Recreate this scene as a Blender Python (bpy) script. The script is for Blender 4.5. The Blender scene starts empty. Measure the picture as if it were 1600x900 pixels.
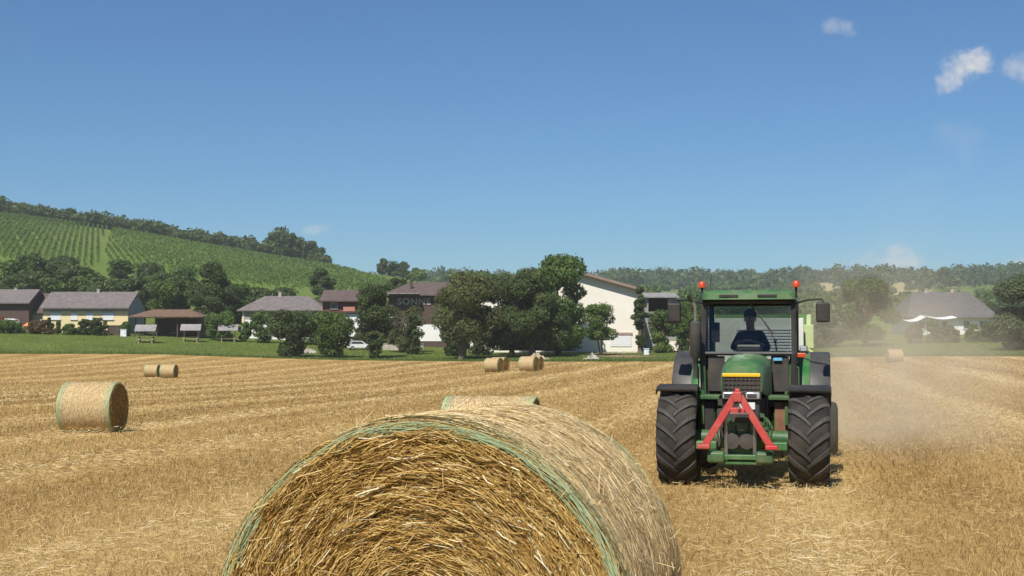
import bpy, math, random
import numpy as np
from mathutils import Vector, Matrix
R = math.radians
random.seed(7)
rng = np.random.default_rng(11)
scene = bpy.context.scene
COL = scene.collection

# ------------------------------------------------------------------ camera, sky, sun, exposure
F = 2100.0                      # focal length in px of the 1600 px wide photograph
HZ = 525.0                      # image row of the horizontal
EYE = 1.6
PITCH = math.atan((HZ - 450) / F)
cam_d = bpy.data.cameras.new('camera')
cam_d.sensor_width = 36.0
cam_d.lens = 36.0 * F / 1600
cam_d.clip_start = 0.05
cam_d.clip_end = 30000
cam_d.dof.use_dof = False
cam = bpy.data.objects.new('camera', cam_d)
COL.objects.link(cam)
cam.location = (0, 0, EYE)
cam.rotation_euler = (math.pi / 2 + PITCH, 0, 0)
scene.camera = cam

SUN_EL, SUN_AZ = R(52), math.atan2(-0.36, -0.93)     # azimuth from +Y towards +X
world = bpy.data.worlds.new('World')
scene.world = world
world.use_nodes = True
nt = world.node_tree
nt.nodes.clear()
sky = nt.nodes.new('ShaderNodeTexSky')
sky.sky_type = 'NISHITA'
sky.sun_disc = False
sky.sun_elevation = SUN_EL
sky.sun_rotation = SUN_AZ
sky.altitude = 300
sky.air_density = 1.0
sky.dust_density = 0.35
sky.ozone_density = 1.6
bg = nt.nodes.new('ShaderNodeBackground')
bg.inputs['Strength'].default_value = 0.085
wo = nt.nodes.new('ShaderNodeOutputWorld')
def wn(t, **k):
    x = nt.nodes.new(t)
    for q, v in k.items(): setattr(x, q, v)
    return x
tint_ = wn('ShaderNodeMix', data_type='RGBA', blend_type='MULTIPLY'); tint_.inputs[0].default_value = 1.0
tint_.inputs[7].default_value = (0.36, 0.62, 0.87, 1)          # deep summer blue, as the camera saw it
nt.links.new(sky.outputs[0], tint_.inputs[6])
skycol = tint_.outputs[2]
wdir = wn('ShaderNodeTexCoord').outputs['Generated']
wnz = wn('ShaderNodeTexNoise'); wnz.inputs['Scale'].default_value = 55; wnz.inputs['Detail'].default_value = 6; wnz.inputs['Roughness'].default_value = .62; nt.links.new(wdir, wnz.inputs['Vector'])
def wm(op, a_, b_=None, clamp=False):
    x = wn('ShaderNodeMath', operation=op, use_clamp=clamp)
    for i_, v_ in enumerate((a_, b_)):
        if v_ is None: continue
        if isinstance(v_, (int, float)): x.inputs[i_].default_value = v_
        else: nt.links.new(v_, x.inputs[i_])
    return x.outputs[0]
# small fair-weather clouds: direction (as photo column, row), half width and height in px, opacity, tilt
for cpx, cpy, cw, ch, op_, tl_ in ((1312, 40, 34, 18, .36, -15), (1508, 106, 56, 32, 1.0, 30), (1530, 92, 34, 24, .9, 0), (1600, 104, 38, 28, .6, -10), (491, 358, 26, 10, .35, 8), (1392, 408, 52, 28, .62, 0), (1592, 413, 30, 16, .55, 0), (1498, 215, 40, 50, .10, 50), (1430, 330, 90, 70, .07, 60)):
    cd = Vector(((cpx - 800) / F, 1.0, (HZ - cpy) / F)).normalized()
    rt_ = cd.cross(Vector((0, 0, 1))).normalized(); up_ = rt_.cross(cd)
    ca_, sa_ = math.cos(R(tl_)), math.sin(R(tl_))
    ax_ = (rt_ * ca_ + up_ * sa_) / (cw / F); ay_ = (up_ * ca_ - rt_ * sa_) / (ch / F)
    q_ = []
    for v_ in (ax_, ay_):
        dt = wn('ShaderNodeVectorMath', operation='DOT_PRODUCT'); nt.links.new(wdir, dt.inputs[0]); dt.inputs[1].default_value = v_
        q_.append(wm('POWER', wm('ABSOLUTE', wm('SUBTRACT', dt.outputs['Value'], float(v_.dot(cd)))), 2.0))
    fr_ = wm('SUBTRACT', 1.0, wm('ADD', q_[0], q_[1]))
    fr_ = wm('ADD', fr_, wm('MULTIPLY', wm('SUBTRACT', wnz.outputs['Fac'], .54), 3.0))
    mr_ = wn('ShaderNodeMapRange', interpolation_type='SMOOTHSTEP'); nt.links.new(fr_, mr_.inputs[0])
    mr_.inputs[1].default_value = 0.0; mr_.inputs[2].default_value = 1.25; mr_.inputs[3].default_value = 0.0; mr_.inputs[4].default_value = op_
    front = wn('ShaderNodeVectorMath', operation='DOT_PRODUCT'); nt.links.new(wdir, front.inputs[0]); front.inputs[1].default_value = cd
    msk = wm('MULTIPLY', mr_.outputs[0], wm('GREATER_THAN', front.outputs['Value'], .5))
    mc_ = wn('ShaderNodeMix', data_type='RGBA'); nt.links.new(msk, mc_.inputs[0]); nt.links.new(skycol, mc_.inputs[6]); mc_.inputs[7].default_value = (6.4, 6.4, 6.7, 1)
    skycol = mc_.outputs[2]
nt.links.new(skycol, bg.inputs[0])
nt.links.new(bg.outputs[0], wo.inputs[0])

sun_d = bpy.data.lights.new('sun', 'SUN')
sun_d.energy = 4.6
sun_d.angle = R(0.5)
sun_d.color = (1.0, 0.95, 0.87)
sun = bpy.data.objects.new('sun', sun_d)
COL.objects.link(sun)
sv = Vector((math.sin(SUN_AZ) * math.cos(SUN_EL), math.cos(SUN_AZ) * math.cos(SUN_EL), math.sin(SUN_EL)))
sun.rotation_euler = sv.to_track_quat('Z', 'Y').to_euler()
sun.location = sv * 60

vs = scene.view_settings
vs.view_transform = 'Standard'
vs.look = 'None'
vs.exposure = 0.3
vs.gamma = 1.0
vs.use_curve_mapping = False
cy = scene.cycles
cy.use_denoising = True
cy.max_bounces = 6
cy.diffuse_bounces = 2
cy.glossy_bounces = 2
cy.transmission_bounces = 3
cy.transparent_max_bounces = 12
cy.volume_bounces = 2
cy.volume_step_rate = 2.0
cy.volume_max_steps = 128

# ------------------------------------------------------------------ terrain function
PXC = np.array([-800, 0, 200, 250, 400, 500, 650, 850, 1050, 1300, 1390, 1600, 2400], float)
ROWS = {   # distance : image row at which the ground shows in each column
    3:   [525 + (EYE - 0.00) * F / 3] * 13,
    5:   [525 + (EYE + 0.00) * F / 5] * 13,
    10:  [525 + (EYE + 0.20) * F / 10] * 13,
    20:  [755] * 13,
    35:  [676] * 13,
    60:  [626, 626, 626, 626, 626, 626, 626, 626, 626, 624, 623, 622, 622],
    100: [604, 604, 604, 604, 603, 602, 597, 592, 588, 582, 580, 579, 579],
    135: [590, 590, 592, 592, 590, 588, 582, 576, 573, 567, 566, 566, 566],
    172: [570, 570, 570, 570, 570, 570, 568, 566, 566, 558, 556, 556, 556],
    190: [560, 560, 560, 560, 561, 563, 562, 560, 560, 551, 550, 550, 550],
    200: [555, 555, 555, 556, 556, 557, 558, 556, 556, 547, 546, 546, 546],
    215: [539, 539, 540, 540, 546, 548, 550, 549, 548, 541, 539, 539, 539],
    235: [524, 524, 525, 526, 533, 536, 541, 543, 543, 534, 532, 531, 531],
    260: [516, 516, 517, 518, 524, 528, 534, 538, 538, 528, 526, 525, 525],
    300: [496, 496, 498, 498, 504, 508, 515, 523, 523, 519, 518, 517, 517],
    360: [470, 470, 470, 470, 478, 482, 492, 506, 506, 508, 508, 508, 508],
    420: [425, 425, 433, 436, 449, 456, 472, 491, 495, 500, 500, 500, 500],
    500: [385, 385, 398, 404, 425, 435, 456, 479, 485, 494, 494, 495, 495],
    580: [358, 358, 378, 386, 408, 421, 445, 469, 477, 489, 489, 490, 490],
    650: [340, 340, 363, 372, 397, 411, 436, 462, 470, 484, 484, 486, 486],
    800: [362, 362, 383, 390, 412, 424, 444, 461, 463, 474, 474, 478, 478],
    1200: [420, 420, 430, 432, 445, 450, 455, 457, 455, 459, 459, 461, 461],
    1800: [455, 455, 456, 456, 456, 455, 450, 447, 444, 440, 440, 438, 438],
    2600: [490, 490, 490, 490, 490, 490, 488, 487, 486, 484, 484, 484, 484],
    4500: [510] * 13,
}
_rr = np.array(sorted(ROWS), float)
_tab = np.array([[EYE - (v - HZ) * r / F for v in ROWS[int(r)]] for r in _rr])
_thc = np.arctan((PXC - 800) / F)
NTH, NLR = 161, 321
_thg = np.linspace(R(-42), R(42), NTH)
_lrg = np.linspace(math.log(3), math.log(4500), NLR)
_f1 = np.array([np.interp(_thg, _thc, row) for row in _tab])
_fine = np.array([np.interp(_lrg, np.log(_rr), _f1[:, j]) for j in range(NTH)]).T
def _blur(a, n, ax):
    k = np.exp(-0.5 * (np.arange(-3 * n, 3 * n + 1) / n) ** 2); k /= k.sum()
    pad = [(0, 0), (0, 0)]; pad[ax] = (3 * n, 3 * n)
    return np.apply_along_axis(lambda v: np.convolve(v, k, 'valid'), ax, np.pad(a, pad, mode='edge'))
_fine = _blur(_blur(_fine, 3, 0), 3, 1)

def gz(x, y):
    x = np.asarray(x, float); y = np.asarray(y, float)
    th = np.clip(np.arctan2(x, y), _thg[0], _thg[-1])
    lr = np.clip(np.log(np.maximum(np.hypot(x, y), 0.01)), _lrg[0], _lrg[-1])
    a = (th - _thg[0]) / (_thg[1] - _thg[0]); b = (lr - _lrg[0]) / (_lrg[1] - _lrg[0])
    i = np.clip(a.astype(int), 0, NTH - 2); j = np.clip(b.astype(int), 0, NLR - 2)
    fa, fb = a - i, b - j
    return (_fine[j, i] * (1 - fa) * (1 - fb) + _fine[j, i + 1] * fa * (1 - fb)
            + _fine[j + 1, i] * (1 - fa) * fb + _fine[j + 1, i + 1] * fa * fb)

def gx(px, d):
    return (px - 800) / F * d
def gpos(px, d, dz=0.0):
    x = gx(px, d)
    return Vector((x, d, float(gz(x, d)) + dz))
def zrow(py, d):
    return EYE + (HZ - py) * d / F

_epx = np.array([-800, 0, 250, 500, 850, 1050, 1300, 1600, 2400], float)
_eth = np.arctan((_epx - 800) / F)
_eds = np.array([203, 200, 199, 189, 173, 171, 171, 173, 176], float)
def edge_r(th):
    return np.interp(th, _eth, _eds) / 1.0

# ------------------------------------------------------------------ materials
def new_mat(name):
    m = bpy.data.materials.new(name); m.use_nodes = True
    n = m.node_tree; n.nodes.clear()
    out = n.nodes.new('ShaderNodeOutputMaterial')
    return m, n, out
def N(n, t, **kw):
    x = n.nodes.new(t)
    for k, v in kw.items():
        setattr(x, k, v)
    return x
def ramp(n, fac, stops):
    r = N(n, 'ShaderNodeValToRGB')
    e = r.color_ramp.elements
    while len(e) < len(stops): e.new(0.5)
    for i, (p, c) in enumerate(stops):
        e[i].position = p; e[i].color = (*c, 1)
    n.links.new(fac, r.inputs[0])
    return r.outputs[0]
def noise(n, vec, scale, detail=4, rough=0.6, dist=0.0):
    t = N(n, 'ShaderNodeTexNoise')
    t.inputs['Scale'].default_value = scale; t.inputs['Detail'].default_value = detail
    t.inputs['Roughness'].default_value = rough; t.inputs['Distortion'].default_value = dist
    if vec is not None: n.links.new(vec, t.inputs['Vector'])
    return t.outputs['Fac']
def objco(n):
    return N(n, 'ShaderNodeTexCoord').outputs['Object']
def mapping(n, vec, scale=(1, 1, 1), rot=(0, 0, 0)):
    m = N(n, 'ShaderNodeMapping'); m.inputs['Scale'].default_value = scale; m.inputs['Rotation'].default_value = rot
    n.links.new(vec, m.inputs['Vector']); return m.outputs[0]
def math_(n, op, a, b=None, clamp=False):
    m = N(n, 'ShaderNodeMath', operation=op, use_clamp=clamp)
    for i, v in enumerate((a, b)):
        if v is None: continue
        if isinstance(v, (int, float)): m.inputs[i].default_value = v
        else: n.links.new(v, m.inputs[i])
    return m.outputs[0]
def mixc(n, fac, a, b):
    m = N(n, 'ShaderNodeMix', data_type='RGBA')
    for s, v in ((m.inputs[0], fac), (m.inputs[6], a), (m.inputs[7], b)):
        if isinstance(v, tuple): s.default_value = (*v, 1)
        elif isinstance(v, (int, float)): s.default_value = v
        else: n.links.new(v, s)
    return m.outputs[2]
def bsdf(n, out, col, rough=0.6, metal=0.0, spec=0.5, bump=None, bstr=0.3, bdist=0.02):
    b = N(n, 'ShaderNodeBsdfPrincipled')
    if isinstance(col, tuple): b.inputs['Base Color'].default_value = (*col, 1)
    else: n.links.new(col, b.inputs['Base Color'])
    b.inputs['Roughness'].default_value = rough; b.inputs['Metallic'].default_value = metal
    b.inputs['Specular IOR Level'].default_value = spec
    if bump is not None:
        bp = N(n, 'ShaderNodeBump'); bp.inputs['Strength'].default_value = bstr; bp.inputs['Distance'].default_value = bdist
        n.links.new(bump, bp.inputs['Height']); n.links.new(bp.outputs[0], b.inputs['Normal'])
    n.links.new(b.outputs[0], out.inputs['Surface'])
    return b
def simple(name, c, rough=0.6, var=0.25, scale=4.0, metal=0.0, spec=0.5, dust=None, dustamt=0.4, bump=0.0):
    """one colour with natural variation, optional dust film of another colour"""
    m, n, out = new_mat(name)
    f = noise(n, objco(n), scale, 6, 0.65)
    lo = tuple(v * (1 - var) for v in c); hi = tuple(min(1, v * (1 + var)) for v in c)
    col = ramp(n, f, [(0.3, lo), (0.7, hi)])
    if dust:
        g = noise(n, objco(n), scale * 0.45, 6, 0.7)
        fac = math_(n, 'MULTIPLY', ramp(n, g, [(0.35, (0, 0, 0)), (0.75, (1, 1, 1))]), dustamt)
        col = mixc(n, fac, col, dust)
    bsdf(n, out, col, rough, metal, spec, f if bump else None, bump, 0.03)
    return m

def leaf_mat(name, dark, light, trans=0.4, dry=None):
    m, n, out = new_mat(name)
    at = N(n, 'ShaderNodeAttribute', attribute_name='tint')
    stops = [(0.0, dark), (0.75, light)]
    stops.append((1.0, dry if dry else tuple(v * 1.25 for v in light)))
    col = ramp(n, at.outputs['Fac'], stops)
    d = N(n, 'ShaderNodeBsdfPrincipled'); d.inputs['Roughness'].default_value = 0.55
    d.inputs['Specular IOR Level'].default_value = 0.3
    t = N(n, 'ShaderNodeBsdfTranslucent')
    n.links.new(col, d.inputs['Base Color']); n.links.new(col, t.inputs['Color'])
    mx = N(n, 'ShaderNodeMixShader'); mx.inputs[0].default_value = trans
    n.links.new(d.outputs[0], mx.inputs[1]); n.links.new(t.outputs[0], mx.inputs[2])
    n.links.new(mx.outputs[0], out.inputs['Surface'])
    return m

def straw_mat(name, stops, trans=0.15, rough=0.6, spec=0.2):
    m, n, out = new_mat(name)
    at = N(n, 'ShaderNodeAttribute', attribute_name='tint')
    col = ramp(n, at.outputs['Fac'], stops)
    d = N(n, 'ShaderNodeBsdfPrincipled'); d.inputs['Roughness'].default_value = rough
    d.inputs['Specular IOR Level'].default_value = spec
    t = N(n, 'ShaderNodeBsdfTranslucent')
    n.links.new(col, d.inputs['Base Color']); n.links.new(col, t.inputs['Color'])
    mx = N(n, 'ShaderNodeMixShader'); mx.inputs[0].default_value = trans
    n.links.new(d.outputs[0], mx.inputs[1]); n.links.new(t.outputs[0], mx.inputs[2])
    n.links.new(mx.outputs[0], out.inputs['Surface'])
    return m

ROWA = R(11.5)      # the field's working direction, from +Y towards +X
SW0, SWP = 6.65, 6.2       # one swath lies at this offset across the rows, then one every 6.2 m
def band_np(x, y):
    """swath pattern across the working direction: 0 bare stubble .. 1 middle of a pale straw swath"""
    u = x * math.cos(ROWA) - y * math.sin(ROWA); v = x * math.sin(ROWA) + y * math.cos(ROWA)
    w = u + 0.35 * np.sin(0.09 * v + u) + .2 * np.sin(.31 * v)
    t = np.abs((w - SW0 + SWP / 2) % SWP - SWP / 2)
    idx = np.floor((w - SW0 + SWP / 2) / SWP); wgt = np.where(idx == 0, 1.0, .25 + .75 * np.abs(np.sin(idx * 91.7 + .4)))
    t2 = np.abs((w - SW0 + 1.1) % (SWP / 2) - SWP / 4)
    return np.clip(wgt * np.exp(-(t / (.6 + .35 * wgt)) ** 2) + .16 * np.exp(-(t2 / .4) ** 2) + .14 + .12 * np.sin(1.7 * u + .2 * v), 0, 1), u

def patch_np(x, y):
    u = x * math.cos(ROWA) - y * math.sin(ROWA); v = x * math.sin(ROWA) + y * math.cos(ROWA)
    return .09 * np.sin(u * .9 + .05 * v + 1.5 * np.sin(v * .045)) + .07 * np.sin(u * 2.3 - .03 * v + 2 * np.sin(v * .08 + u * .2))

def field_material():
    m, n, out = new_mat('stubble_soil')
    co = N(n, 'ShaderNodeTexCoord').outputs['Object']
    rot = mapping(n, co, (1, 1, 1), (0, 0, ROWA))                  # rotate so that x = across rows
    st = mapping(n, rot, (1.0, 0.03, 1.0))
    wob = noise(n, mapping(n, rot, (0.25, 0.03, 1)), 1.0, 2, 0.5)
    sep = N(n, 'ShaderNodeSeparateXYZ'); n.links.new(rot, sep.inputs[0])
    w = math_(n, 'ADD', sep.outputs[0], math_(n, 'MULTIPLY', math_(n, 'SUBTRACT', wob, .5), 1.8))
    s1 = math_(n, 'SINE', math_(n, 'ADD', math_(n, 'MULTIPLY', w, 2 * math.pi / SWP), math.pi / 2 - SW0 * 2 * math.pi / SWP))
    s1 = math_(n, 'POWER', math_(n, 'MULTIPLY', math_(n, 'ADD', s1, 1.0), .5), 2.5)
    nb = noise(n, mapping(n, rot, (.55, .035, 1)), 1.0, 4, .6)
    nc = noise(n, mapping(n, rot, (.16, .028, 1)), 1.0, 3, .6, .5)
    fine = noise(n, mapping(n, rot, (1, 0.4, 1)), 7.0, 6, 0.75)
    a = math_(n, 'MULTIPLY', s1, .20)
    a = math_(n, 'ADD', a, math_(n, 'MULTIPLY', nb, .55))
    a = math_(n, 'ADD', a, math_(n, 'MULTIPLY', nc, .55))
    a = math_(n, 'ADD', a, math_(n, 'MULTIPLY', math_(n, 'SUBTRACT', fine, 0.5), 0.6))
    a = math_(n, 'ADD', a, -.10)
    col = ramp(n, a, [(0.2, (0.20, 0.112, 0.038)), (0.42, (0.34, 0.21, 0.07)), (0.6, (0.44, 0.29, 0.105)), (0.82, (0.58, 0.42, 0.185))])
    bsdf(n, out, col, 0.95, 0, 0.08, fine, 0.8, 0.06)
    return m

def meadow_material():
    m, n, out = new_mat('meadow_turf')
    co = objco(n)
    a = math_(n, 'ADD', math_(n, 'MULTIPLY', noise(n, co, 0.12, 4), 0.6), math_(n, 'MULTIPLY', noise(n, co, 2.2, 6, 0.75), 0.5))
    col = ramp(n, a, [(0.3, (0.065, 0.10, 0.016)), (0.55, (0.115, 0.155, 0.026)), (0.8, (0.19, 0.20, 0.05))])
    bsdf(n, out, col, 0.9, 0, 0.15, noise(n, co, 3.0, 6, 0.7), 0.9, 0.1)
    return m
def hill_material():
    m, n, out = new_mat('hill_grass')
    co = objco(n)
    a = math_(n, 'ADD', math_(n, 'MULTIPLY', noise(n, co, 0.012, 4), 0.6), math_(n, 'MULTIPLY', noise(n, co, 0.35, 6, 0.75), 0.45))
    col = ramp(n, a, [(0.3, (0.085, 0.135, 0.024)), (0.55, (0.125, 0.175, 0.035)), (0.8, (0.20, 0.22, 0.065))])
    bsdf(n, out, col, 0.95, 0, 0.1)
    return m
M = {}
M['field'] = field_material()
M['meadow'] = meadow_material()
M['hill'] = hill_material()
M['tanfield'] = simple('ripe_field', (0.36, 0.29, 0.12), 0.95, 0.2, 0.05)
M['track'] = simple('gravel', (0.42, 0.35, 0.24), 0.95, 0.2, 1.5)
M['earth'] = simple('bare_earth', (0.30, 0.19, 0.10), 0.95, 0.3, 1.5)

# ------------------------------------------------------------------ mesh helpers
def tag(o, label=None, cat=None, group=None, kind=None):
    if label: o['label'] = label
    if cat: o['category'] = cat
    if group: o['group'] = group
    if kind: o['kind'] = kind
    return o
def empty(name, loc, rz=0.0):
    o = bpy.data.objects.new(name, None); COL.objects.link(o)
    o.location = loc; o.rotation_euler = (0, 0, rz); o.empty_display_size = 0.3
    return o
def link(name, me, mat=None, parent=None):
    o = bpy.data.objects.new(name, me); COL.objects.link(o)
    if mat is not None and not me.materials: me.materials.append(mat)
    if parent is not None: o.parent = parent
    return o
def copy_tree(o, parent=None):
    c = o.copy(); COL.objects.link(c)
    if parent is not None: c.parent = parent
    for ch in list(o.children): copy_tree(ch, c)
    return c

class MB:
    def __init__(self): self.v = []; self.f = []
    def add(self, vs_, fs):
        k = len(self.v); self.v += [tuple(p) for p in vs_]; self.f += [tuple(i + k for i in q) for q in fs]; return self
    def box(self, c, s, rot=None, taper=(1, 1)):
        hx, hy, hz = s[0] / 2, s[1] / 2, s[2] / 2
        P = []
        for z in (-1, 1):
            tx, ty = (taper if z > 0 else (1, 1))
            for x, y in ((-1, -1), (1, -1), (1, 1), (-1, 1)):
                P.append(Vector((x * hx * tx, y * hy * ty, z * hz)))
        if rot is not None: P = [rot @ p for p in P]
        P = [p + Vector(c) for p in P]
        return self.add(P, [(3, 2, 1, 0), (4, 5, 6, 7), (0, 1, 5, 4), (1, 2, 6, 5), (2, 3, 7, 6), (3, 0, 4, 7)])
    def tube(self, pts, rad, n=8, cap=True):
        pts = [Vector(p) for p in pts]
        if isinstance(rad, (int, float)): rad = [rad] * len(pts)
        rings = []
        for i, p in enumerate(pts):
            t = (pts[min(i + 1, len(pts) - 1)] - pts[max(i - 1, 0)]).normalized()
            a = t.cross(Vector((0, 0, 1)) if abs(t.z) < 0.9 else Vector((1, 0, 0))).normalized(); b = t.cross(a)
            rings.append([p + (a * math.cos(2 * math.pi * k / n) + b * math.sin(2 * math.pi * k / n)) * rad[i] for k in range(n)])
        vs_ = [q for r_ in rings for q in r_]
        fs = [(i * n + k, i * n + (k + 1) % n, (i + 1) * n + (k + 1) % n, (i + 1) * n + k) for i in range(len(pts) - 1) for k in range(n)]
        if cap: fs += [tuple(range(n - 1, -1, -1)), tuple(range((len(pts) - 1) * n, len(pts) * n))]
        return self.add(vs_, fs)
    def lathe(self, prof, axis='z', c=(0, 0, 0), n=32, close=False):
        """prof: (radius, offset along axis)"""
        vs_ = []
        for r_, h in prof:
            for k in range(n):
                a = 2 * math.pi * k / n; u, w = r_ * math.cos(a), r_ * math.sin(a)
                p = {'z': (u, w, h), 'x': (h, u, w), 'y': (u, h, w)}[axis]
                vs_.append(Vector(p) + Vector(c))
        m = len(prof)
        rngp = range(m) if close else range(m - 1)
        fs = [(i * n + k, i * n + (k + 1) % n, ((i + 1) % m) * n + (k + 1) % n, ((i + 1) % m) * n + k) for i in rngp for k in range(n)]
        return self.add(vs_, fs)
    def prism(self, poly, d0, d1, plane='xz'):
        """polygon in a plane extruded from d0 to d1 along the third axis"""
        def P(a, b, d): return {'xz': (a, d, b), 'yz': (d, a, b), 'xy': (a, b, d)}[plane]
        n = len(poly)
        vs_ = [P(a, b, d0) for a, b in poly] + [P(a, b, d1) for a, b in poly]
        fs = [tuple(range(n)), tuple(range(2 * n - 1, n - 1, -1))] + [(i, i + n, (i + 1) % n + n, (i + 1) % n) for i in range(n)]
        return self.add(vs_, fs)
    def loft(self, rings, close_ends=True):
        n = len(rings[0]); vs_ = [p for r_ in rings for p in r_]
        fs = [(i * n + k, i * n + (k + 1) % n, (i + 1) * n + (k + 1) % n, (i + 1) * n + k) for i in range(len(rings) - 1) for k in range(n)]
        if close_ends: fs += [tuple(range(n - 1, -1, -1)), tuple(range((len(rings) - 1) * n, len(rings) * n))]
        return self.add(vs_, fs)
    def build(self, name, mat, parent=None, bevel=0.0, smooth=False, seg=2, loc=None):
        me = bpy.data.meshes.new(name)
        me.from_pydata(self.v, [], self.f); me.update()
        import bmesh
        b = bmesh.new(); b.from_mesh(me); bmesh.ops.recalc_face_normals(b, faces=b.faces); b.to_mesh(me); b.free()
        o = link(name, me, mat, parent)
        if smooth:
            me.polygons.foreach_set('use_smooth', [True] * len(me.polygons))
        if bevel:
            md = o.modifiers.new('bevel', 'BEVEL'); md.width = bevel; md.segments = seg; md.limit_method = 'ANGLE'; md.angle_limit = R(40)
            me.polygons.foreach_set('use_smooth', [True] * len(me.polygons))
            w = o.modifiers.new('wn', 'WEIGHTED_NORMAL'); w.keep_sharp = True
        elif smooth:
            try: me.set_sharp_from_angle(angle=R(45))
            except Exception: pass
        if loc is not None: o.location = loc
        return o

def strips_mesh(name, V, k, tint, mat=None, parent=None):
    """V: (n, 2*k, 3) ribbons of k cross pairs; tint: (n,)"""
    n = V.shape[0]; q = k - 1
    me = bpy.data.meshes.new(name)
    me.vertices.add(n * 2 * k)
    me.vertices.foreach_set('co', np.ascontiguousarray(V, np.float32).reshape(-1))
    base = (np.arange(n) * 2 * k)[:, None, None] + (np.arange(q) * 2)[None, :, None] + np.array([0, 1, 3, 2])[None, None, :]
    base = base.reshape(-1).astype(np.int32)
    nf = n * q
    me.loops.add(nf * 4); me.loops.foreach_set('vertex_index', base)
    me.polygons.add(nf)
    me.polygons.foreach_set('loop_start', (np.arange(nf) * 4).astype(np.int32))
    me.update(calc_edges=True)
    a = me.attributes.new('tint', 'FLOAT', 'POINT')
    a.data.foreach_set('value', np.repeat(np.asarray(tint, np.float32), 2 * k))
    if mat is not None: me.materials.append(mat)
    return link(name, me, None, parent) if parent is not False else me

def unit(a):
    return a / np.maximum(np.linalg.norm(a, axis=-1, keepdims=True), 1e-9)
def leaves_V(P, nrm, size, g, asp=1.6):
    """diamond leaf faces at P facing nrm"""
    n = len(P)
    t = unit(np.cross(nrm, g.normal(size=(n, 3))))
    b = np.cross(nrm, t)
    s = (size * g.uniform(0.6, 1.35, n))[:, None]
    L, W = s * asp * 0.5, s * 0.5
    V = np.stack([P - t * L * .9 - b * W * .5, P - t * L * .9 + b * W * .5, P + t * L - b * W, P + t * L + b * W], 1)
    return V
def blades_V(P, dirn, length, width, g, bend=0.0):
    """straw: three cross pairs, root at P"""
    n = len(P)
    side = unit(np.cross(dirn, g.normal(size=(n, 3))))
    w = (np.broadcast_to(width, (n,)) / 2)[:, None]
    L = np.broadcast_to(length, (n,))[:, None]
    bd = g.normal(size=(n, 3)) * bend * L
    a, m_, e = P, P + dirn * L * .5 + bd * .5, P + dirn * L
    return np.stack([a - side * w, a + side * w, m_ - side * w, m_ + side * w, e - side * w * .8, e + side * w * .8], 1)

# ------------------------------------------------------------------ setting: ground sheets
def polar_sheet(name, tlist, ths, mat, extra=None):
    T, TH = np.meshgrid(tlist, ths, indexing='ij')
    r_ = T * edge_r(TH) if extra is None else T
    X, Y = r_ * np.sin(TH), r_ * np.cos(TH)
    Z = gz(X, Y)
    a, b = T.shape
    V = np.stack([X, Y, Z], -1).reshape(-1, 3)
    fs = [(i * b + j, i * b + j + 1, (i + 1) * b + j + 1, (i + 1) * b + j) for i in range(a - 1) for j in range(b - 1)]
    me = bpy.data.meshes.new(name); me.from_pydata(V.tolist(), [], fs); me.update()
    me.polygons.foreach_set('use_smooth', [True] * len(fs))
    o = link(name, me, mat); tag(o, kind='structure')
    return o
TH = np.concatenate([np.linspace(-math.pi, R(-30), 34)[:-1], np.linspace(R(-30), R(30), 181), np.linspace(R(30), math.pi, 34)[1:]])
tf = np.concatenate([[0.0005], np.geomspace(0.01, 1.0, 80)])
polar_sheet('field', tf, TH, M['field'])
tm = np.geomspace(1.0, 1.72, 36)
polar_sheet('meadow', tm, TH, M['meadow'])
th_ = np.geomspace(1.72, 24.0, 120)
hill = polar_sheet('hills', th_, TH, M['hill'])
hill.data.materials.append(M['tanfield'])
for p in hill.data.polygons:
    c = p.center; px = 800 + F * c.x / max(c.y, 1)
    if c.y > 0 and 700 < c.y < 1500 and (1235 < px < 1330 or 1385 < px < 1450): p.material_index = 1

def strip(name, pts, width, mat, dz=0.012, kind='structure', nseg=6):
    """a road-like strip lying on the ground"""
    m = MB(); P = []
    for (x0, y0), (x1, y1) in zip(pts[:-1], pts[1:]):
        for k in range(nseg): P.append((x0 + (x1 - x0) * k / nseg, y0 + (y1 - y0) * k / nseg))
    P.append(pts[-1]); L = []
    for i, p in enumerate(P):
        q0, q1 = P[max(i - 1, 0)], P[min(i + 1, len(P) - 1)]
        t = Vector((q1[0] - q0[0], q1[1] - q0[1])).normalized(); nn = Vector((-t.y, t.x))
        w = width * random.uniform(0.85, 1.15)
        for s in (-1, -0.33, 0.33, 1):
            x, y = p[0] + nn.x * s * w / 2, p[1] + nn.y * s * w / 2
            L.append((x, y, float(gz(x, y)) + dz))
    fs = [(i * 4 + j, i * 4 + j + 1, i * 4 + j + 5, i * 4 + j + 4) for i in range(len(P) - 1) for j in range(3)]
    m.add(L, fs); o = m.build(name, mat); tag(o, kind=kind); return o
strip('farm_track', [(gx(935, 205), 205), (gx(985, 208), 208), (gx(1080, 214), 214), (gx(1150, 222), 222)], 3.2, M['track'], 0.05)
strip('earth_bank', [(gx(948, 192), 192), (gx(978, 194), 194), (gx(1000, 196), 196)], 9.0, M['earth'], 0.05)

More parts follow.
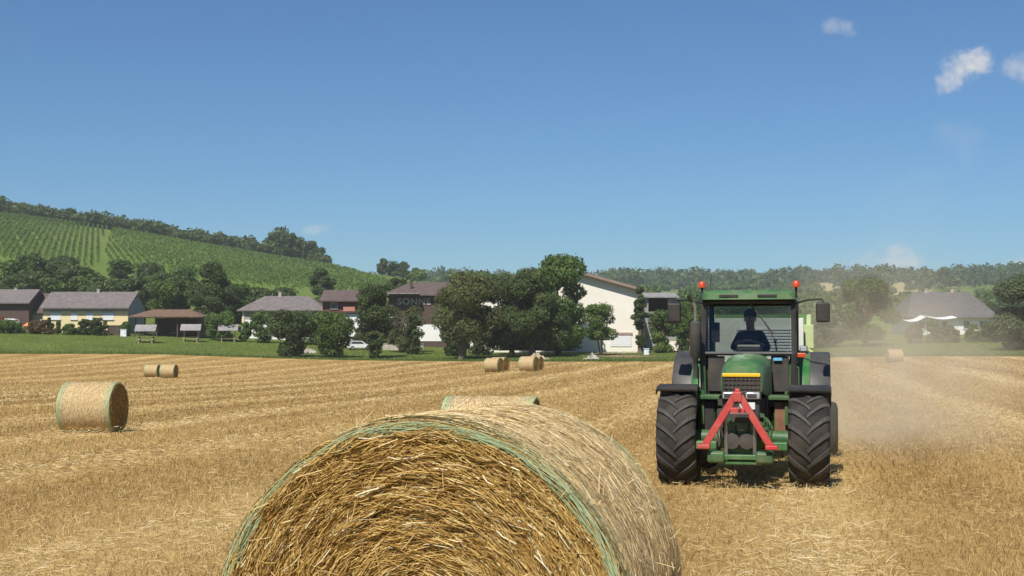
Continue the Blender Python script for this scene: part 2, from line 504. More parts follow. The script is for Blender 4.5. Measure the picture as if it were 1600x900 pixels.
# ------------------------------------------------------------------ stubble and loose straw
def field_points(n, r0, r1, p, g, half=26):
    th = R(g.uniform(-half, half, n)) if False else np.radians(g.uniform(-half, half, n))
    u = g.uniform(0, 1, n); k = 2 - p
    r_ = (r0 ** k + u * (r1 ** k - r0 ** k)) ** (1 / k)
    return r_ * np.sin(th), r_ * np.cos(th), r_
STRAW = [(0.0, (0.22, 0.132, 0.048)), (0.3, (0.44, 0.295, 0.11)), (0.62, (0.60, 0.445, 0.195)), (0.88, (0.73, 0.59, 0.32)), (1.0, (0.80, 0.72, 0.50))]
M['stubble'] = straw_mat('stubble_straw', STRAW, 0.25)
M['loose'] = straw_mat('loose_straw', STRAW, 0.2)
g = np.random.default_rng(3)
x, y, r_ = field_points(420000, 5.0, 205, 1.5, g)
bnd, u = band_np(x, y)
keep = g.uniform(0, 1, len(x)) < np.clip(1.1 - 0.8 * bnd, 0.2, 1) * (r_ < .97 * edge_r(np.arctan2(x, y)))
x, y, r_, bnd = x[keep], y[keep], r_[keep], bnd[keep]
v = x * math.sin(ROWA) + y * math.cos(ROWA); uu = x * math.cos(ROWA) - y * math.sin(ROWA)
uu = np.round(uu / 0.135) * 0.135 + g.normal(0, 0.018, len(uu))
x, y = uu * math.cos(ROWA) + v * math.sin(ROWA), -uu * math.sin(ROWA) + v * math.cos(ROWA)
P = np.stack([x, y, gz(x, y) - 0.01], 1)
dr = unit(np.stack([g.normal(0, .5, len(x)), g.normal(0, .5, len(x)), np.ones(len(x))], 1))
H = g.uniform(0.035, 0.125, len(x))
V = blades_V(P, dr, H, 0.0045 * np.maximum(1, r_ / 13), g, 0.05)
tint = np.clip(g.normal(0.40, 0.18, len(x)) + 0.16 * (bnd - .4) + patch_np(x, y), 0, 1)
tag(strips_mesh('stubble', V, 3, tint, M['stubble']), 'short golden stubble left standing across the harvested field', 'stubble', kind='stuff')
x, y, r_ = field_points(460000, 5.0, 205, 1.5, g)
bnd, u = band_np(x, y)
keep = g.uniform(0, 1, len(x)) < np.clip(0.09 + 0.95 * np.clip(bnd, 0, 1) ** 1.3, 0, 1) * (r_ < .97 * edge_r(np.arctan2(x, y)))
x, y, r_, bnd = x[keep], y[keep], r_[keep], bnd[keep]
hgt = g.uniform(0.0, 1, len(x)) ** 1.6 * (0.055 + 0.12 * np.clip(bnd, 0, 1) ** 2)
P = np.stack([x, y, gz(x, y) + hgt + 0.004], 1)
a = g.uniform(0, 2 * math.pi, len(x))
dr = unit(np.stack([np.cos(a), np.sin(a), g.normal(0.04, .22, len(x))], 1))
V = blades_V(P, dr, g.uniform(.05, .19, len(x)), 0.0042 * np.maximum(1, r_ / 13), g, 0.12)
tint = np.clip(g.normal(0.46, 0.18, len(x)) + .20 * bnd + patch_np(x, y), 0, 1)
tag(strips_mesh('loose_straw', V, 3, tint, M['loose']), 'pale loose straw lying in swaths between the stubble rows', 'straw', kind='stuff')

# ------------------------------------------------------------------ straw bales
M['core'] = simple('packed_straw', (0.26, 0.155, 0.05), 0.95, 0.35, 9, spec=0.1)
M['wrapcore'] = simple('wrapped_straw', (0.52, 0.37, 0.18), 0.8, 0.2, 14, spec=0.2)
M['endstraw'] = straw_mat('bale_end_straw', [(0.0, (0.17, 0.09, 0.026)), (0.35, (0.42, 0.25, 0.07)), (0.65, (0.63, 0.43, 0.14)), (0.9, (0.78, 0.60, 0.27)), (1.0, (0.88, 0.82, 0.56))], 0.2, 0.75, 0.1)
M['sidestraw'] = straw_mat('bale_side_straw', [(0.0, (0.50, 0.33, 0.13)), (0.4, (0.70, 0.51, 0.235)), (0.7, (0.82, 0.64, 0.34)), (1.0, (0.88, 0.79, 0.55))], 0.15, 0.8, 0.08)
M['net'] = straw_mat('net_thread', [(0, (0.60, 0.50, 0.34)), (1, (0.78, 0.73, 0.58))], 0.3, 0.4)
M['greennet'] = straw_mat('green_net_thread', [(0, (0.28, 0.47, 0.27)), (0.5, (0.50, 0.64, 0.40)), (1, (0.74, 0.76, 0.50))], 0.45, 0.35)
BR, BL = 0.682, 1.45
def bale_profile(y):
    """radius of the bale at axial position y (0 = front end)"""
    e = np.minimum(y, BL - y); c = 0.07
    k = np.clip((c - e) / c, 0, 1)
    return BR - c * 0.55 * (1 - np.sqrt(np.maximum(0, 1 - k ** 2)))
def make_bale(nf, ns, thick, seed, detail=1.0, loose=40):
    """local frame: axis +Y, front end at y = 0, axis at z = BR"""
    g = np.random.default_rng(seed)
    root = empty('straw_bale', (0, 0, 0))
    ys = [0.0, 0.012, 0.03, 0.07, 0.2, 0.5, 0.95, 1.25, BL - 0.07, BL - 0.03, BL - 0.012, BL]
    m = MB()
    prof = [(0.001, 0.02)] + [(float(bale_profile(np.array(q))) - 0.022, q + (0.02 if q < .1 else (-0.02 if q > BL - .1 else 0))) for q in ys] + [(0.001, BL - 0.02)]
    m.lathe(prof, 'y', (0, 0, BR), 64)
    m.build('packed_core', M['wrapcore'], root, smooth=True)
    # both ends
    MB().lathe([(0.001, 0.012), (BR - 0.045, 0.012), (BR - 0.045, 0.03)], 'y', (0, 0, BR), 48).build('end_core', M['core'], root)
    MB().lathe([(BR - 0.045, BL - 0.03), (BR - 0.045, BL - 0.012), (0.001, BL - 0.012)], 'y', (0, 0, BR), 48).build('end_core', M['core'], root)
    for side in (0, 1):
        n = nf if side == 0 else max(1500, nf // 3)
        rho = BR * np.sqrt(g.uniform(0.0, 0.985, n)); ph = g.uniform(0, 2 * math.pi, n)
        layer = 0.5 + 0.5 * np.sin(rho * 2 * math.pi / 0.085 + 2.6 * np.sin(ph * 3 + rho * 6) + 2.4 * np.sin(ph * 8 + rho * 23))
        off = g.uniform(0, 1, n) ** 1.3 * 0.032 * (0.6 + .6 * layer)
        off *= np.clip((BR - rho) / 0.05, 0.25, 1)
        ax = np.where(np.full(n, side) == 0, -1.0, 1.0)
        yb = 0.012 if side == 0 else BL - 0.012
        er = np.stack([np.cos(ph), np.zeros(n), np.sin(ph)], 1); et = np.stack([-np.sin(ph), np.zeros(n), np.cos(ph)], 1)
        ey = np.zeros((n, 3)); ey[:, 1] = ax
        L = np.where(g.uniform(0, 1, n) < .45, g.uniform(.010, .04, n), g.uniform(.03, .115, n)) * thick ** 0.5
        tilt = g.normal(0, .23, n) + np.where(g.uniform(0, 1, n) < .07, g.normal(0, .8, n), 0)
        sg = np.where(g.uniform(0, 1, n) < .5, 1, -1)[:, None]
        dr = unit(et * np.cos(tilt)[:, None] * sg + er * np.sin(tilt)[:, None] + ey * g.normal(0.02, .09, n)[:, None])
        P = er * rho[:, None] + ey * off[:, None]; P[:, 1] += yb; P[:, 2] += BR
        P = P - dr * (L / 2)[:, None]
        V = blades_V(P, dr, L, g.uniform(.0016, .0038, n) * thick, g, 0.13)
        # keep straws inside the rim
        q = V.copy(); q[..., 2] -= BR; rr = np.hypot(q[..., 0], q[..., 2]).max(1)
        ok = rr < BR - 0.006
        tint = np.clip(g.normal(0.50, 0.19, n) + 0.35 * (off / .032 - .5) * .5 + np.where(g.uniform(0, 1, n) < .04, .4, 0), 0, 1)
        strips_mesh('straw_end', V[ok], 3, tint[ok], M['endstraw'], root)
    # wrapped side
    n = ns
    yy = g.uniform(0.01, BL - 0.01, n); ph = g.uniform(0, 2 * math.pi, n)
    er = np.stack([np.cos(ph), np.zeros(n), np.sin(ph)], 1); et = np.stack([-np.sin(ph), np.zeros(n), np.cos(ph)], 1)
    ey = np.zeros((n, 3)); ey[:, 1] = 1
    bump = 0.006 * np.sin(ph * 5 + yy * 3) * np.sin(yy * 7 + 1)
    rad = bale_profile(yy) - 0.010 + g.uniform(0, 1, n) ** .8 * .017 + bump
    tl = g.normal(0, .45, n)
    dr = unit(et * np.cos(tl)[:, None] + ey * np.sin(tl)[:, None] + er * g.normal(0, .05, n)[:, None])
    L = g.uniform(.025, .10, n) * thick ** 0.5
    P = er * rad[:, None]; P[:, 1] += yy; P[:, 2] += BR
    P -= dr * (L / 2)[:, None]
    side_w = er; w = g.uniform(.0018, .0036, n) * thick
    bt = unit(np.cross(dr, er)); ro = g.normal(0, .33, n)[:, None]; bt = unit(bt * np.cos(ro) + er * np.sin(ro))
    k3 = []
    for s_ in (0, .5, 1):
        c = P + dr * (L * s_)[:, None]
        cc = c.copy(); cc[:, 2] -= BR
        rr = np.hypot(cc[:, 0], cc[:, 2]); f = (rad / np.maximum(rr, 1e-6)) * 1.0
        c[:, 0] = cc[:, 0] * f; c[:, 2] = cc[:, 2] * f + BR
        c[:, 1] = np.clip(c[:, 1], 0.004, BL - 0.004)
        k3 += [c - bt * (w / 2)[:, None], c + bt * (w / 2)[:, None]]
    V = np.stack(k3, 1)
    strips_mesh('wrapped_side', V, 3, np.clip(g.normal(.55, .2, n), 0, 1), M['sidestraw'], root)
    # net threads: circumferential ribbons, pale in the middle and green at both edges
    def threads(name, ylist, wd, mat, amp, lift):
        K = int(120 * detail); A = []; T = []
        for yb in ylist:
            p = np.linspace(0, 2 * math.pi, K + 1)
            wob = amp * (np.sin(p * g.integers(5, 11) + g.uniform(0, 6)) + .8 * np.sin(p * g.integers(17, 31) + g.uniform(0, 6)))
            yy_ = np.clip(yb + wob, 0.002, BL - 0.002)
            rd = bale_profile(yy_) + lift + 0.006 * np.sin(p * 5 + yy_ * 3) * np.sin(yy_ * 7 + 1) + g.uniform(-.002, .004)
            C0 = np.stack([rd * np.cos(p), yy_ - wd / 2, rd * np.sin(p) + BR], 1); C1 = C0.copy(); C1[:, 1] += wd
            seg = np.stack([C0[:-1], C1[:-1], C0[1:], C1[1:]], 1); A.append(seg); T.append(np.full(K, g.uniform(0, 1)))
        strips_mesh(name, np.concatenate(A), 2, np.concatenate(T), mat, root)
    threads('net_wrap', np.linspace(.1, BL - .1, int(54 * detail)), 0.0009 * thick * (1 if thick < 1.5 else 2.2), M['net'], .009, .006)
    ge = np.concatenate([np.abs(g.normal(0, .042, int(26 * detail))) + .003, BL - .003 - np.abs(g.normal(0, .042, int(26 * detail))), g.normal(.17, .05, int(7 * detail)), BL - g.normal(.17, .05, int(7 * detail))])
    threads('green_net_edge', np.clip(ge, .003, BL - .003), 0.0019 * thick * (1 if thick < 1.5 else 1.9), M['greennet'], .013, .004)
    # net pulled over the rim on to the end faces
    K = int(150 * detail); A = []; T = []
    for side in (0, 1):
        for q in range(int(12 * detail)):
            p = np.linspace(0, 2 * math.pi, K + 1)
            rd = BR - 0.008 - abs(g.normal(0, .016)) + .009 * np.sin(p * g.integers(6, 14) + g.uniform(0, 6)) + .008 * np.clip(np.cos(p - 2.6), 0, 1)*-2
            yv = -0.012 + .004 * np.sin(p * 9 + q) if side == 0 else BL + .006 + .004 * np.sin(p * 9 + q)
            C0 = np.stack([rd * np.cos(p), yv, rd * np.sin(p) + BR], 1)
            rd2 = rd - 0.0019 * thick ** .5
            C1 = np.stack([rd2 * np.cos(p), yv, rd2 * np.sin(p) + BR], 1)
            A.append(np.stack([C0[:-1], C1[:-1], C0[1:], C1[1:]], 1)); T.append(np.full(K, g.uniform(0, .8)))
    strips_mesh('green_net_rim', np.concatenate(A), 2, np.concatenate(T), M['greennet'], root)
    # straws sticking out
    n = loose * 12
    yy = g.uniform(0, BL, n); ph = g.uniform(0, 2 * math.pi, n)
    er = np.stack([np.cos(ph), np.zeros(n), np.sin(ph)], 1); et = np.stack([-np.sin(ph), np.zeros(n), np.cos(ph)], 1)
    P = er * (bale_profile(yy) - .01)[:, None]; P[:, 1] += yy; P[:, 2] += BR
    dr = unit(er * g.uniform(.05, .55, n)[:, None] + et * g.normal(0, 1, n)[:, None] + np.array([0, 1, 0]) * g.normal(0, .6, n)[:, None])
    V = blades_V(P, dr, np.where(g.uniform(0, 1, n) < .14, g.uniform(.06, .12, n), g.uniform(.02, .06, n)), .0026 * thick, g, .15)
    n2 = loose
    ph = g.uniform(0, 2 * math.pi, n2); rho = BR * np.sqrt(g.uniform(.05, .95, n2))
    P2 = np.stack([rho * np.cos(ph), np.full(n2, -.01), rho * np.sin(ph) + BR], 1)
    d2 = unit(np.stack([g.normal(0, 1, n2), -np.abs(g.normal(.5, .3, n2)), g.normal(-.3, 1, n2)], 1))
    V2 = blades_V(P2, d2, g.uniform(.04, .12, n2), .0032 * thick, g, .1)
    V = np.concatenate([V, V2])
    V[..., 2] = np.maximum(V[..., 2], 0.004)
    ls_ = strips_mesh('loose_straw', V, 3, np.clip(g.normal(.62, .2, len(V)), 0, 1), M['sidestraw'], root); ls_['kind'] = 'stuff'
    return root
BG = 'round straw bales on the stubble field'
big = make_bale(165000, 130000, 1.0, 21, 1.6, 130)
tag(big, 'large round straw bale cut by the lower frame edge, its coiled end face towards us', 'straw bale', BG)
BETA = R(12.5)
def place_bale(o, px, d, ang, sink=0.03, front_center=False):
    """ang: direction of the axis from +Y towards +X; px, d = the middle of the bale (or of its front end)"""
    dx, dy = math.sin(ang), math.cos(ang)
    x, y = gx(px, d), d
    if not front_center: x -= dx * BL / 2; y -= dy * BL / 2
    zc = float(gz(x + dx * BL / 2, y + dy * BL / 2))
    z0, z1 = float(gz(x, y)), float(gz(x + dx * BL, y + dy * BL))
    o.location = (x, y, z0 - sink)
    o.rotation_euler = (math.atan2(z1 - z0, BL), 0, -ang)
place_bale(big, 649, 4.2, BETA, 0.02, True)
mid = make_bale(5000, 7000, 2.6, 5, 0.6, 14)
tag(mid, 'round straw bale half hidden behind the big foreground bale', 'straw bale', BG)
place_bale(mid, 768, 21.3, R(99), .09)
far_specs = [
    (147, 36.0, 96, 'round straw bale alone on the left of the field, dark end to the right', 1.0),
    (240, 136, 98, 'pale round straw bale with no dark end showing, in the pair lying end to end', .93),
    (265, 133.5, 98, 'round straw bale with the dark end of the pair lying end to end', 1.0),
    (772, 127, 118, 'round straw bale at the field edge, front one of the two nearer the grey trunk', 1.0),
    (781, 131, 118, 'round straw bale peeping out behind the bale nearer the grey trunk', 1.0),
    (826, 126, 116, 'round straw bale at the field edge, front one of two below the huge dark tree', 1.05),
    (835, 130.5, 116, 'round straw bale peeping out behind the bale below the huge dark tree', 1.0),
    (1396, 133, 84, 'pale round straw bale standing in the dust to the right of the tractor', 1.0),
]
for px, d, an, lab, sc in far_specs:
    b = copy_tree(mid); tag(b, lab); place_bale(b, px, d, R(an))
    b.scale = (sc, sc, sc)

# ------------------------------------------------------------------ trees
M['bark'] = simple('bark', (0.15, 0.115, 0.08), 0.95, 0.4, 6, spec=0.1)
LM = {
    'dark': leaf_mat('dark_leaves', (0.042, 0.068, 0.02), (0.1, 0.142, 0.04)),
    'mid': leaf_mat('green_leaves', (0.06, 0.1, 0.022), (0.135, 0.205, 0.045)),
    'bright': leaf_mat('bright_leaves', (0.068, 0.122, 0.024), (0.15, 0.235, 0.055)),
    'olive': leaf_mat('olive_leaves', (0.075, 0.09, 0.028), (0.155, 0.175, 0.055)),
    'grey': leaf_mat('grey_green_leaves', (0.07, 0.1, 0.045), (0.15, 0.185, 0.085)),
    'red': leaf_mat('reddish_leaves', (0.085, 0.06, 0.026), (0.15, 0.105, 0.04)),
    'far': leaf_mat('far_leaves', (0.048, 0.08, 0.022), (0.115, 0.16, 0.045)),
    'vine': leaf_mat('vine_leaves', (0.075, 0.135, 0.022), (0.15, 0.225, 0.04)),
}
SHAPES = {
    'round': lambda h: np.sqrt(np.clip(1 - (2 * h - 1) ** 2, 0, 1)) ** 0.8,
    'dome': lambda h: np.sqrt(np.clip(1 - np.clip(h * 1.15 - .15, 0, 1) ** 2.2, 0, 1)) * np.clip(.62 + h * 1.6, 0, 1),
    'vase': lambda h: np.clip(0.34 + 0.95 * h, 0, 1) * np.sqrt(np.clip(1 - np.clip((h - .72) / .28, 0, 1) ** 2 * .85, 0, 1)),
    'column': lambda h: np.clip(0.55 + h * 1.1, 0, 1) * np.clip(1.5 * (1 - h) + .22, 0, 1),
    'cone': lambda h: np.clip(1.02 - h, 0.04, 1),
    'hedge': lambda h: np.clip(1.2 - .55 * h ** 4, 0, 1),
}
def crown_mesh(name, W, H, D, shape, n, leaf, seed, mat, lobe=0.34, nl=None, fill=0.12, parent=None):
    """leaf faces on overlapping clumps inside an envelope W x D x H standing on z = 0"""
    g = np.random.default_rng(seed)
    fn = SHAPES[shape]
    nl = nl or int(np.clip(18 * H / max(W, .1) + 14, 16, 60))
    h = g.uniform(0.02, 0.97, nl); a = g.uniform(0, 2 * math.pi, nl); q = np.sqrt(g.uniform(0.05, 1, nl))
    lr = lobe * min(W, D) / 2 * g.uniform(0.6, 1.35, nl)
    e = fn(h)
    C = np.stack([np.cos(a) * q * np.maximum(e * W / 2 - lr * .5, 0), np.sin(a) * q * np.maximum(e * D / 2 - lr * .5, 0), np.clip(h * H, lr * .5, H - lr * .75)], 1)
    lt = g.normal(0, .14, nl)
    k = g.choice(nl, n, p=(lr ** 2) / (lr ** 2).sum())
    d = unit(g.normal(size=(n, 3)))
    rr = g.uniform(0.72, 1.08, n) ** 1.0
    lump = 1 + .10 * np.sin(d[:, 0] * 7 + k) * np.sin(d[:, 2] * 6 + 2 * k)
    P = C[k] + d * (lr[k] * rr * lump)[:, None] * np.array([1.1, 1.1, .85])
    nf = int(n * fill)
    P[:nf] = C[k[:nf]] + g.normal(size=(nf, 3)) * (lr[k[:nf]] * .33)[:, None]
    P[:, 2] = np.maximum(P[:, 2], leaf * .2)
    nr = unit(d + g.normal(0, .55, (n, 3)) + np.array([0, 0, .25]))
    V = leaves_V(P, nr, leaf, g)
    V[..., 2] = np.maximum(V[..., 2], 0.01)
    tint = np.clip(.42 + lt[k] + g.normal(0, .2, n), 0, 1)
    return strips_mesh(name, V, 2, tint, mat, parent), C, lr
def tree(name, label, cat, px, d, x0, x1, ytop, ybot, kind, shape='round', n=5000, leaf=0.3, seed=1, group=None, trunk_r=None, lobe=.34, depth=0.9, lean=0.0, stems=1, py=None, fill=.12):
    base = gpos(px, d)
    s = d / F
    W = (x1 - x0) * s
    ztop = zrow(ytop, d) - base.z
    zb = max(0.0, zrow(ybot, d) - base.z)
    if cat == 'shrub' or name in ('round_shrub', 'low_shrub', 'garden_bush', 'brown_shrub'): zb = 0.0
    H = ztop - zb
    root = empty(name, base)
    tag(root, label, cat, group)
    ox = ((x0 + x1) / 2 - px) * s
    cr, C, lr = crown_mesh('crown' if cat == 'tree' else 'foliage', W, H, W * depth, shape, int(n * 2.6), leaf * .66, seed, LM[kind], lobe, parent=root, fill=fill)
    cr.location = (ox, 0, zb)
    rr = random.Random(seed)
    tr = trunk_r or max(0.05, 0.035 * ztop)
    m = MB()
    for q in range(stems):
        a = 2 * math.pi * q / stems + seed; sp = 0 if stems == 1 else .3 * tr * 4
        b0 = Vector((math.cos(a) * sp * .5, math.sin(a) * sp * .5, -0.1))
        top = Vector((ox * .8 + math.cos(a) * sp * 2, math.sin(a) * sp * 2, zb + H * .55))
        midp = b0.lerp(top, .45) + Vector((rr.uniform(-.15, .15), 0, 0)) * ztop * .12
        r0 = tr / math.sqrt(stems)
        m.tube([b0, b0.lerp(midp, .2), midp, top], [r0 * 1.35, r0, r0 * .75, r0 * .3], 8)
        for k in rr.sample(range(len(C)), min(len(C), 9 if stems == 1 else 4)):
            e = Vector(C[k]) + Vector((ox, 0, zb))
            t0 = rr.uniform(.35, .95); o_ = midp.lerp(top, t0) if t0 > .5 else b0.lerp(midp, .5 + t0)
            m.tube([o_, o_.lerp(e, .5) + Vector((0, 0, .05 * H)), e], [r0 * .38, r0 * .25, r0 * .1], 5)
    m.build('trunk', M['bark'], root, smooth=True)
    return root
T = tree
# --- the row in front of the village, from the left
T('clipped_shrub', 'dark vase shaped tree by the grey house, left one of two standing on the grass', 'tree', 449, 193, 420, 494, 486, 556, 'dark', 'vase', 5200, .26, 31, stems=3, lobe=.36)
T('clipped_shrub', 'green vase shaped tree between the two dark trees on the grass', 'tree', 517, 194, 478, 558, 488, 556, 'mid', 'vase', 4800, .26, 32, stems=3, lobe=.36)
T('slender_tree', 'tall narrow dark tree in front of the dark red house', 'tree', 585, 193, 556, 614, 445, 530, 'dark', 'round', 5200, .26, 33, lobe=.4)
T('trunk_shrub', 'small dark green shrub wrapped round the foot of the narrow dark tree', 'shrub', 584, 191, 570, 600, 518, 560, 'dark', 'vase', 1300, .24, 34)
T('round_shrub', 'dark bush standing before the white wall under the sign', 'shrub', 645, 205, 630, 662, 492, 538, 'dark', 'round', 1800, .26, 35)
T('brown_shrub', 'olive brown bush spreading below the dark sign wall', 'shrub', 625, 212, 598, 668, 478, 524, 'olive', 'round', 2000, .28, 36)
T('orchard_tree', 'broad olive green fruit tree with a thick grey trunk on the grass', 'tree', 722, 188, 668, 790, 426, 533, 'olive', 'round', 11000, .27, 37, trunk_r=.55, lobe=.32)
T('low_shrub', 'low dark shrub crouching left of the thick grey trunk', 'shrub', 702, 200, 690, 722, 515, 546, 'dark', 'round', 1000, .26, 38)
T('low_shrub', 'low dark shrub right of the thick grey trunk', 'shrub', 748, 202, 728, 776, 517, 546, 'dark', 'round', 1300, .26, 39)
T('spreading_tree', 'huge dark tree with its crown down to the grass', 'tree', 832, 193, 764, 896, 420, 548, 'dark', 'dome', 15000, .3, 40, trunk_r=.5, lobe=.32)
T('spreading_tree', 'dark tree filling the gap left of the huge dark tree', 'tree', 800, 202, 752, 846, 432, 540, 'dark', 'round', 6000, .3, 41, trunk_r=.4)
T('chestnut_tree', 'tallest bright green tree rising behind the huge dark tree beside the cream barn', 'tree', 872, 203, 816, 930, 401, 548, 'bright', 'round', 12000, .36, 42, trunk_r=.45, lobe=.36)
T('backing_tree', 'mid green tree behind the olive fruit tree', 'tree', 762, 226, 690, 830, 430, 525, 'mid', 'round', 6000, .34, 43)
T('small_tree', 'small forked green tree against the cream barn wall', 'tree', 939, 199, 906, 967, 476, 532, 'bright', 'round', 3600, .24, 44, trunk_r=.18, stems=2)
T('ivy_column', 'tall dark column of ivy climbing the barn corner', 'ivy', 1000, 207, 987, 1014, 448, 541, 'dark', 'column', 2600, .26, 45)
T('round_shrub', 'round mid green bush right of the barn corner', 'shrub', 1035, 207, 1010, 1060, 484, 538, 'mid', 'round', 2800, .28, 46)
T('round_shrub', 'dense green tree by the tractor left mirror', 'tree', 1078, 212, 1052, 1104, 470, 540, 'mid', 'dome', 3200, .3, 47)
T('round_tree', 'green tree seen behind the tractor cab', 'tree', 1150, 222, 1095, 1225, 462, 540, 'mid', 'dome', 5200, .34, 48)
T('round_tree', 'broad hazy tree in the dust right of the tractor', 'tree', 1352, 208, 1296, 1410, 436, 532, 'mid', 'dome', 8000, .32, 49, lobe=.3)
T('low_shrub', 'dusty bush at the left foot of the hazy tree', 'shrub', 1290, 206, 1262, 1318, 490, 538, 'grey', 'round', 2200, .3, 50)
T('willow_tree', 'grey green tree cut by the right frame edge', 'tree', 1594, 186, 1543, 1680, 428, 548, 'grey', 'dome', 10500, .28, 51, lobe=.3)
for i, (px, a, b, t_) in enumerate([(1428, 1412, 1446, 506), (1455, 1440, 1474, 500), (1488, 1470, 1500, 509), (1522, 1508, 1534, 507), (1548, 1532, 1566, 503)]):
    T('garden_shrub', ['low round garden shrub at the left end of the farmhouse hedge', 'taller garden shrub under the sagging white awning', 'garden shrub below the awning right end', 'garden shrub before the pale farmhouse wall', 'garden shrub between the farmhouse and the tree at the frame edge'][i],
      'shrub', px, 214, a, b, t_, 536, 'mid' if i % 2 else 'grey', 'dome', 1500, .28, 60 + i, 'garden shrubs before the farmhouse')
# hedge before the yellow house
hed = [(15, -8, 38, 500, 'mid', 'hedge', 'green hedge shrub at the left frame edge'), (50, 34, 68, 502, 'red', 'hedge', 'reddish hedge shrub under the orange sunshade'),
       (70, 60, 84, 500, 'red', 'hedge', 'reddish brown hedge shrub left of the yellow wall corner'), (77, 72, 82, 496, 'dark', 'cone', 'narrow dark conifer before the yellow wall corner'), (91, 85, 98, 501, 'mid', 'cone', 'small pointed green conifer below the yellow house'),
       (109, 97, 122, 506, 'mid', 'dome', 'round green shrub below the second window'), (131, 121, 144, 499, 'dark', 'dome', 'dark round shrub below the third window'),
       (152, 140, 168, 496, 'dark', 'hedge', 'tallest dark hedge shrub beside the brown door'), (194, 187, 206, 503, 'mid', 'round', 'light green shrub at the yellow house corner'), ]
for i, (px, a, b, t_, k, sh, lab) in enumerate(hed):
    T('hedge_shrub', lab, 'shrub', px, 229, a, b, t_, 530, k, sh, 1400, .26, 80 + i, 'shrubs along the yellow house')
for i, (px, a, b, t_, k, lab) in enumerate([(408, 392, 430, 486, 'mid', 'bright bush before the grey roofed house'), (470, 440, 505, 486, 'mid', 'bush hiding the middle of the grey roofed house'), (530, 508, 552, 490, 'olive', 'olive bush below the salmon balcony'), (568, 550, 590, 512, 'olive', 'dry bush beside the parked white car'), (340, 318, 372, 487, 'bright', 'bright green bush right of the tiled pavilion'), (383, 374, 392, 503, 'bright', 'small bush at the white corner of the grey roofed house')]):
    T('garden_bush', lab, 'shrub', px, 228, a, b, t_, 532, k, 'round', 1800, .28, 100 + i)
# trees behind the houses
T('walnut_tree', 'large dark rounded tree behind the tiled pavilion', 'tree', 322, 262, 282, 376, 410, 505, 'dark', 'dome', 8000, .36, 120, lobe=.33)
T('backing_tree', 'mid green tree left of the large dark tree behind the pavilion', 'tree', 268, 272, 228, 310, 432, 500, 'mid', 'round', 4500, .4, 121)
T('backing_tree', 'green tree in the gap between the pavilion and the grey roofed house', 'tree', 362, 268, 336, 400, 442, 505, 'mid', 'round', 3600, .4, 122)
T('hill_tree', 'round dark tree standing out on the lower slope above the grey roof', 'tree', 500, 330, 484, 522, 420, 462, 'dark', 'round', 2200, .5, 123)
T('backing_tree', 'bushy tree behind the dark sign building', 'tree', 622, 262, 596, 652, 436, 480, 'dark', 'round', 2500, .4, 124)
# a row of rounded trees below the vineyard, sharing two crowns
BKG = 'trees along the foot of the vineyard'
def proto_tree(name, W, H, kind, n, leaf, seed, shape='round'):
    root = empty(name, (0, 0, 0))
    cr, C, lr = crown_mesh('crown', W, H * .9, W * .9, shape, n, leaf, seed, LM[kind], .36, parent=root)
    cr.location.z = H * .1
    m = MB(); m.tube([(0, 0, -.6), (0.05, 0, H * .3), (0, 0.05, H * .6)], [.03 * H, .024 * H, .01 * H], 7)
    rr = random.Random(seed)
    for k in rr.sample(range(len(C)), 6):
        e = Vector(C[k]) + Vector((0, 0, H * .1)); m.tube([(0, 0, H * .25), e], [.012 * H, .004 * H], 4)
    m.build('trunk', M['bark'], root, smooth=True)
    return root
def instance_row(protos, specs, group, label, cat='tree', sc=1.0):
    used = set()
    for i, (px, d, h, w) in enumerate(specs):
        k = i % len(protos); p, PW, PH = protos[k]
        o = p if k not in used else copy_tree(p); used.add(k)
        tag(o, label(i) if callable(label) else label, cat, group)
        o.location = gpos(px, d, -.1); o.rotation_euler = (0, 0, random.uniform(0, 6.28)); o.scale = (w / PW, w / PW, h / PH)
protos = [(proto_tree('slope_tree', 8, 8, 'far', 3800, .38, 130), 8, 8), (proto_tree('slope_tree', 8, 8, 'mid', 3800, .38, 131), 8, 8), (proto_tree('slope_tree', 8, 7, 'far', 3800, .38, 132, 'dome'), 8, 7)]
sp = []
rr = random.Random(4)
px = -60
while px < 300:
    d = rr.uniform(285, 350); sp.append((px, d, rr.uniform(5.5, 9.0), rr.uniform(6.5, 10))); px += rr.uniform(14, 24)
px = 385
while px < 580:
    d = rr.uniform(285, 325); sp.append((px, d, rr.uniform(5.0, 7.5), rr.uniform(7, 10))); px += rr.uniform(14, 22)
for px in (-70, -20, 40, 95, 140, 180, 232, 60, 118): sp.append((px + rr.uniform(-6, 6), rr.uniform(345, 395), rr.uniform(4.5, 7), rr.uniform(7, 11)))
instance_row(protos, sp, BKG, 'rounded green tree in the row along the foot of the vineyard')

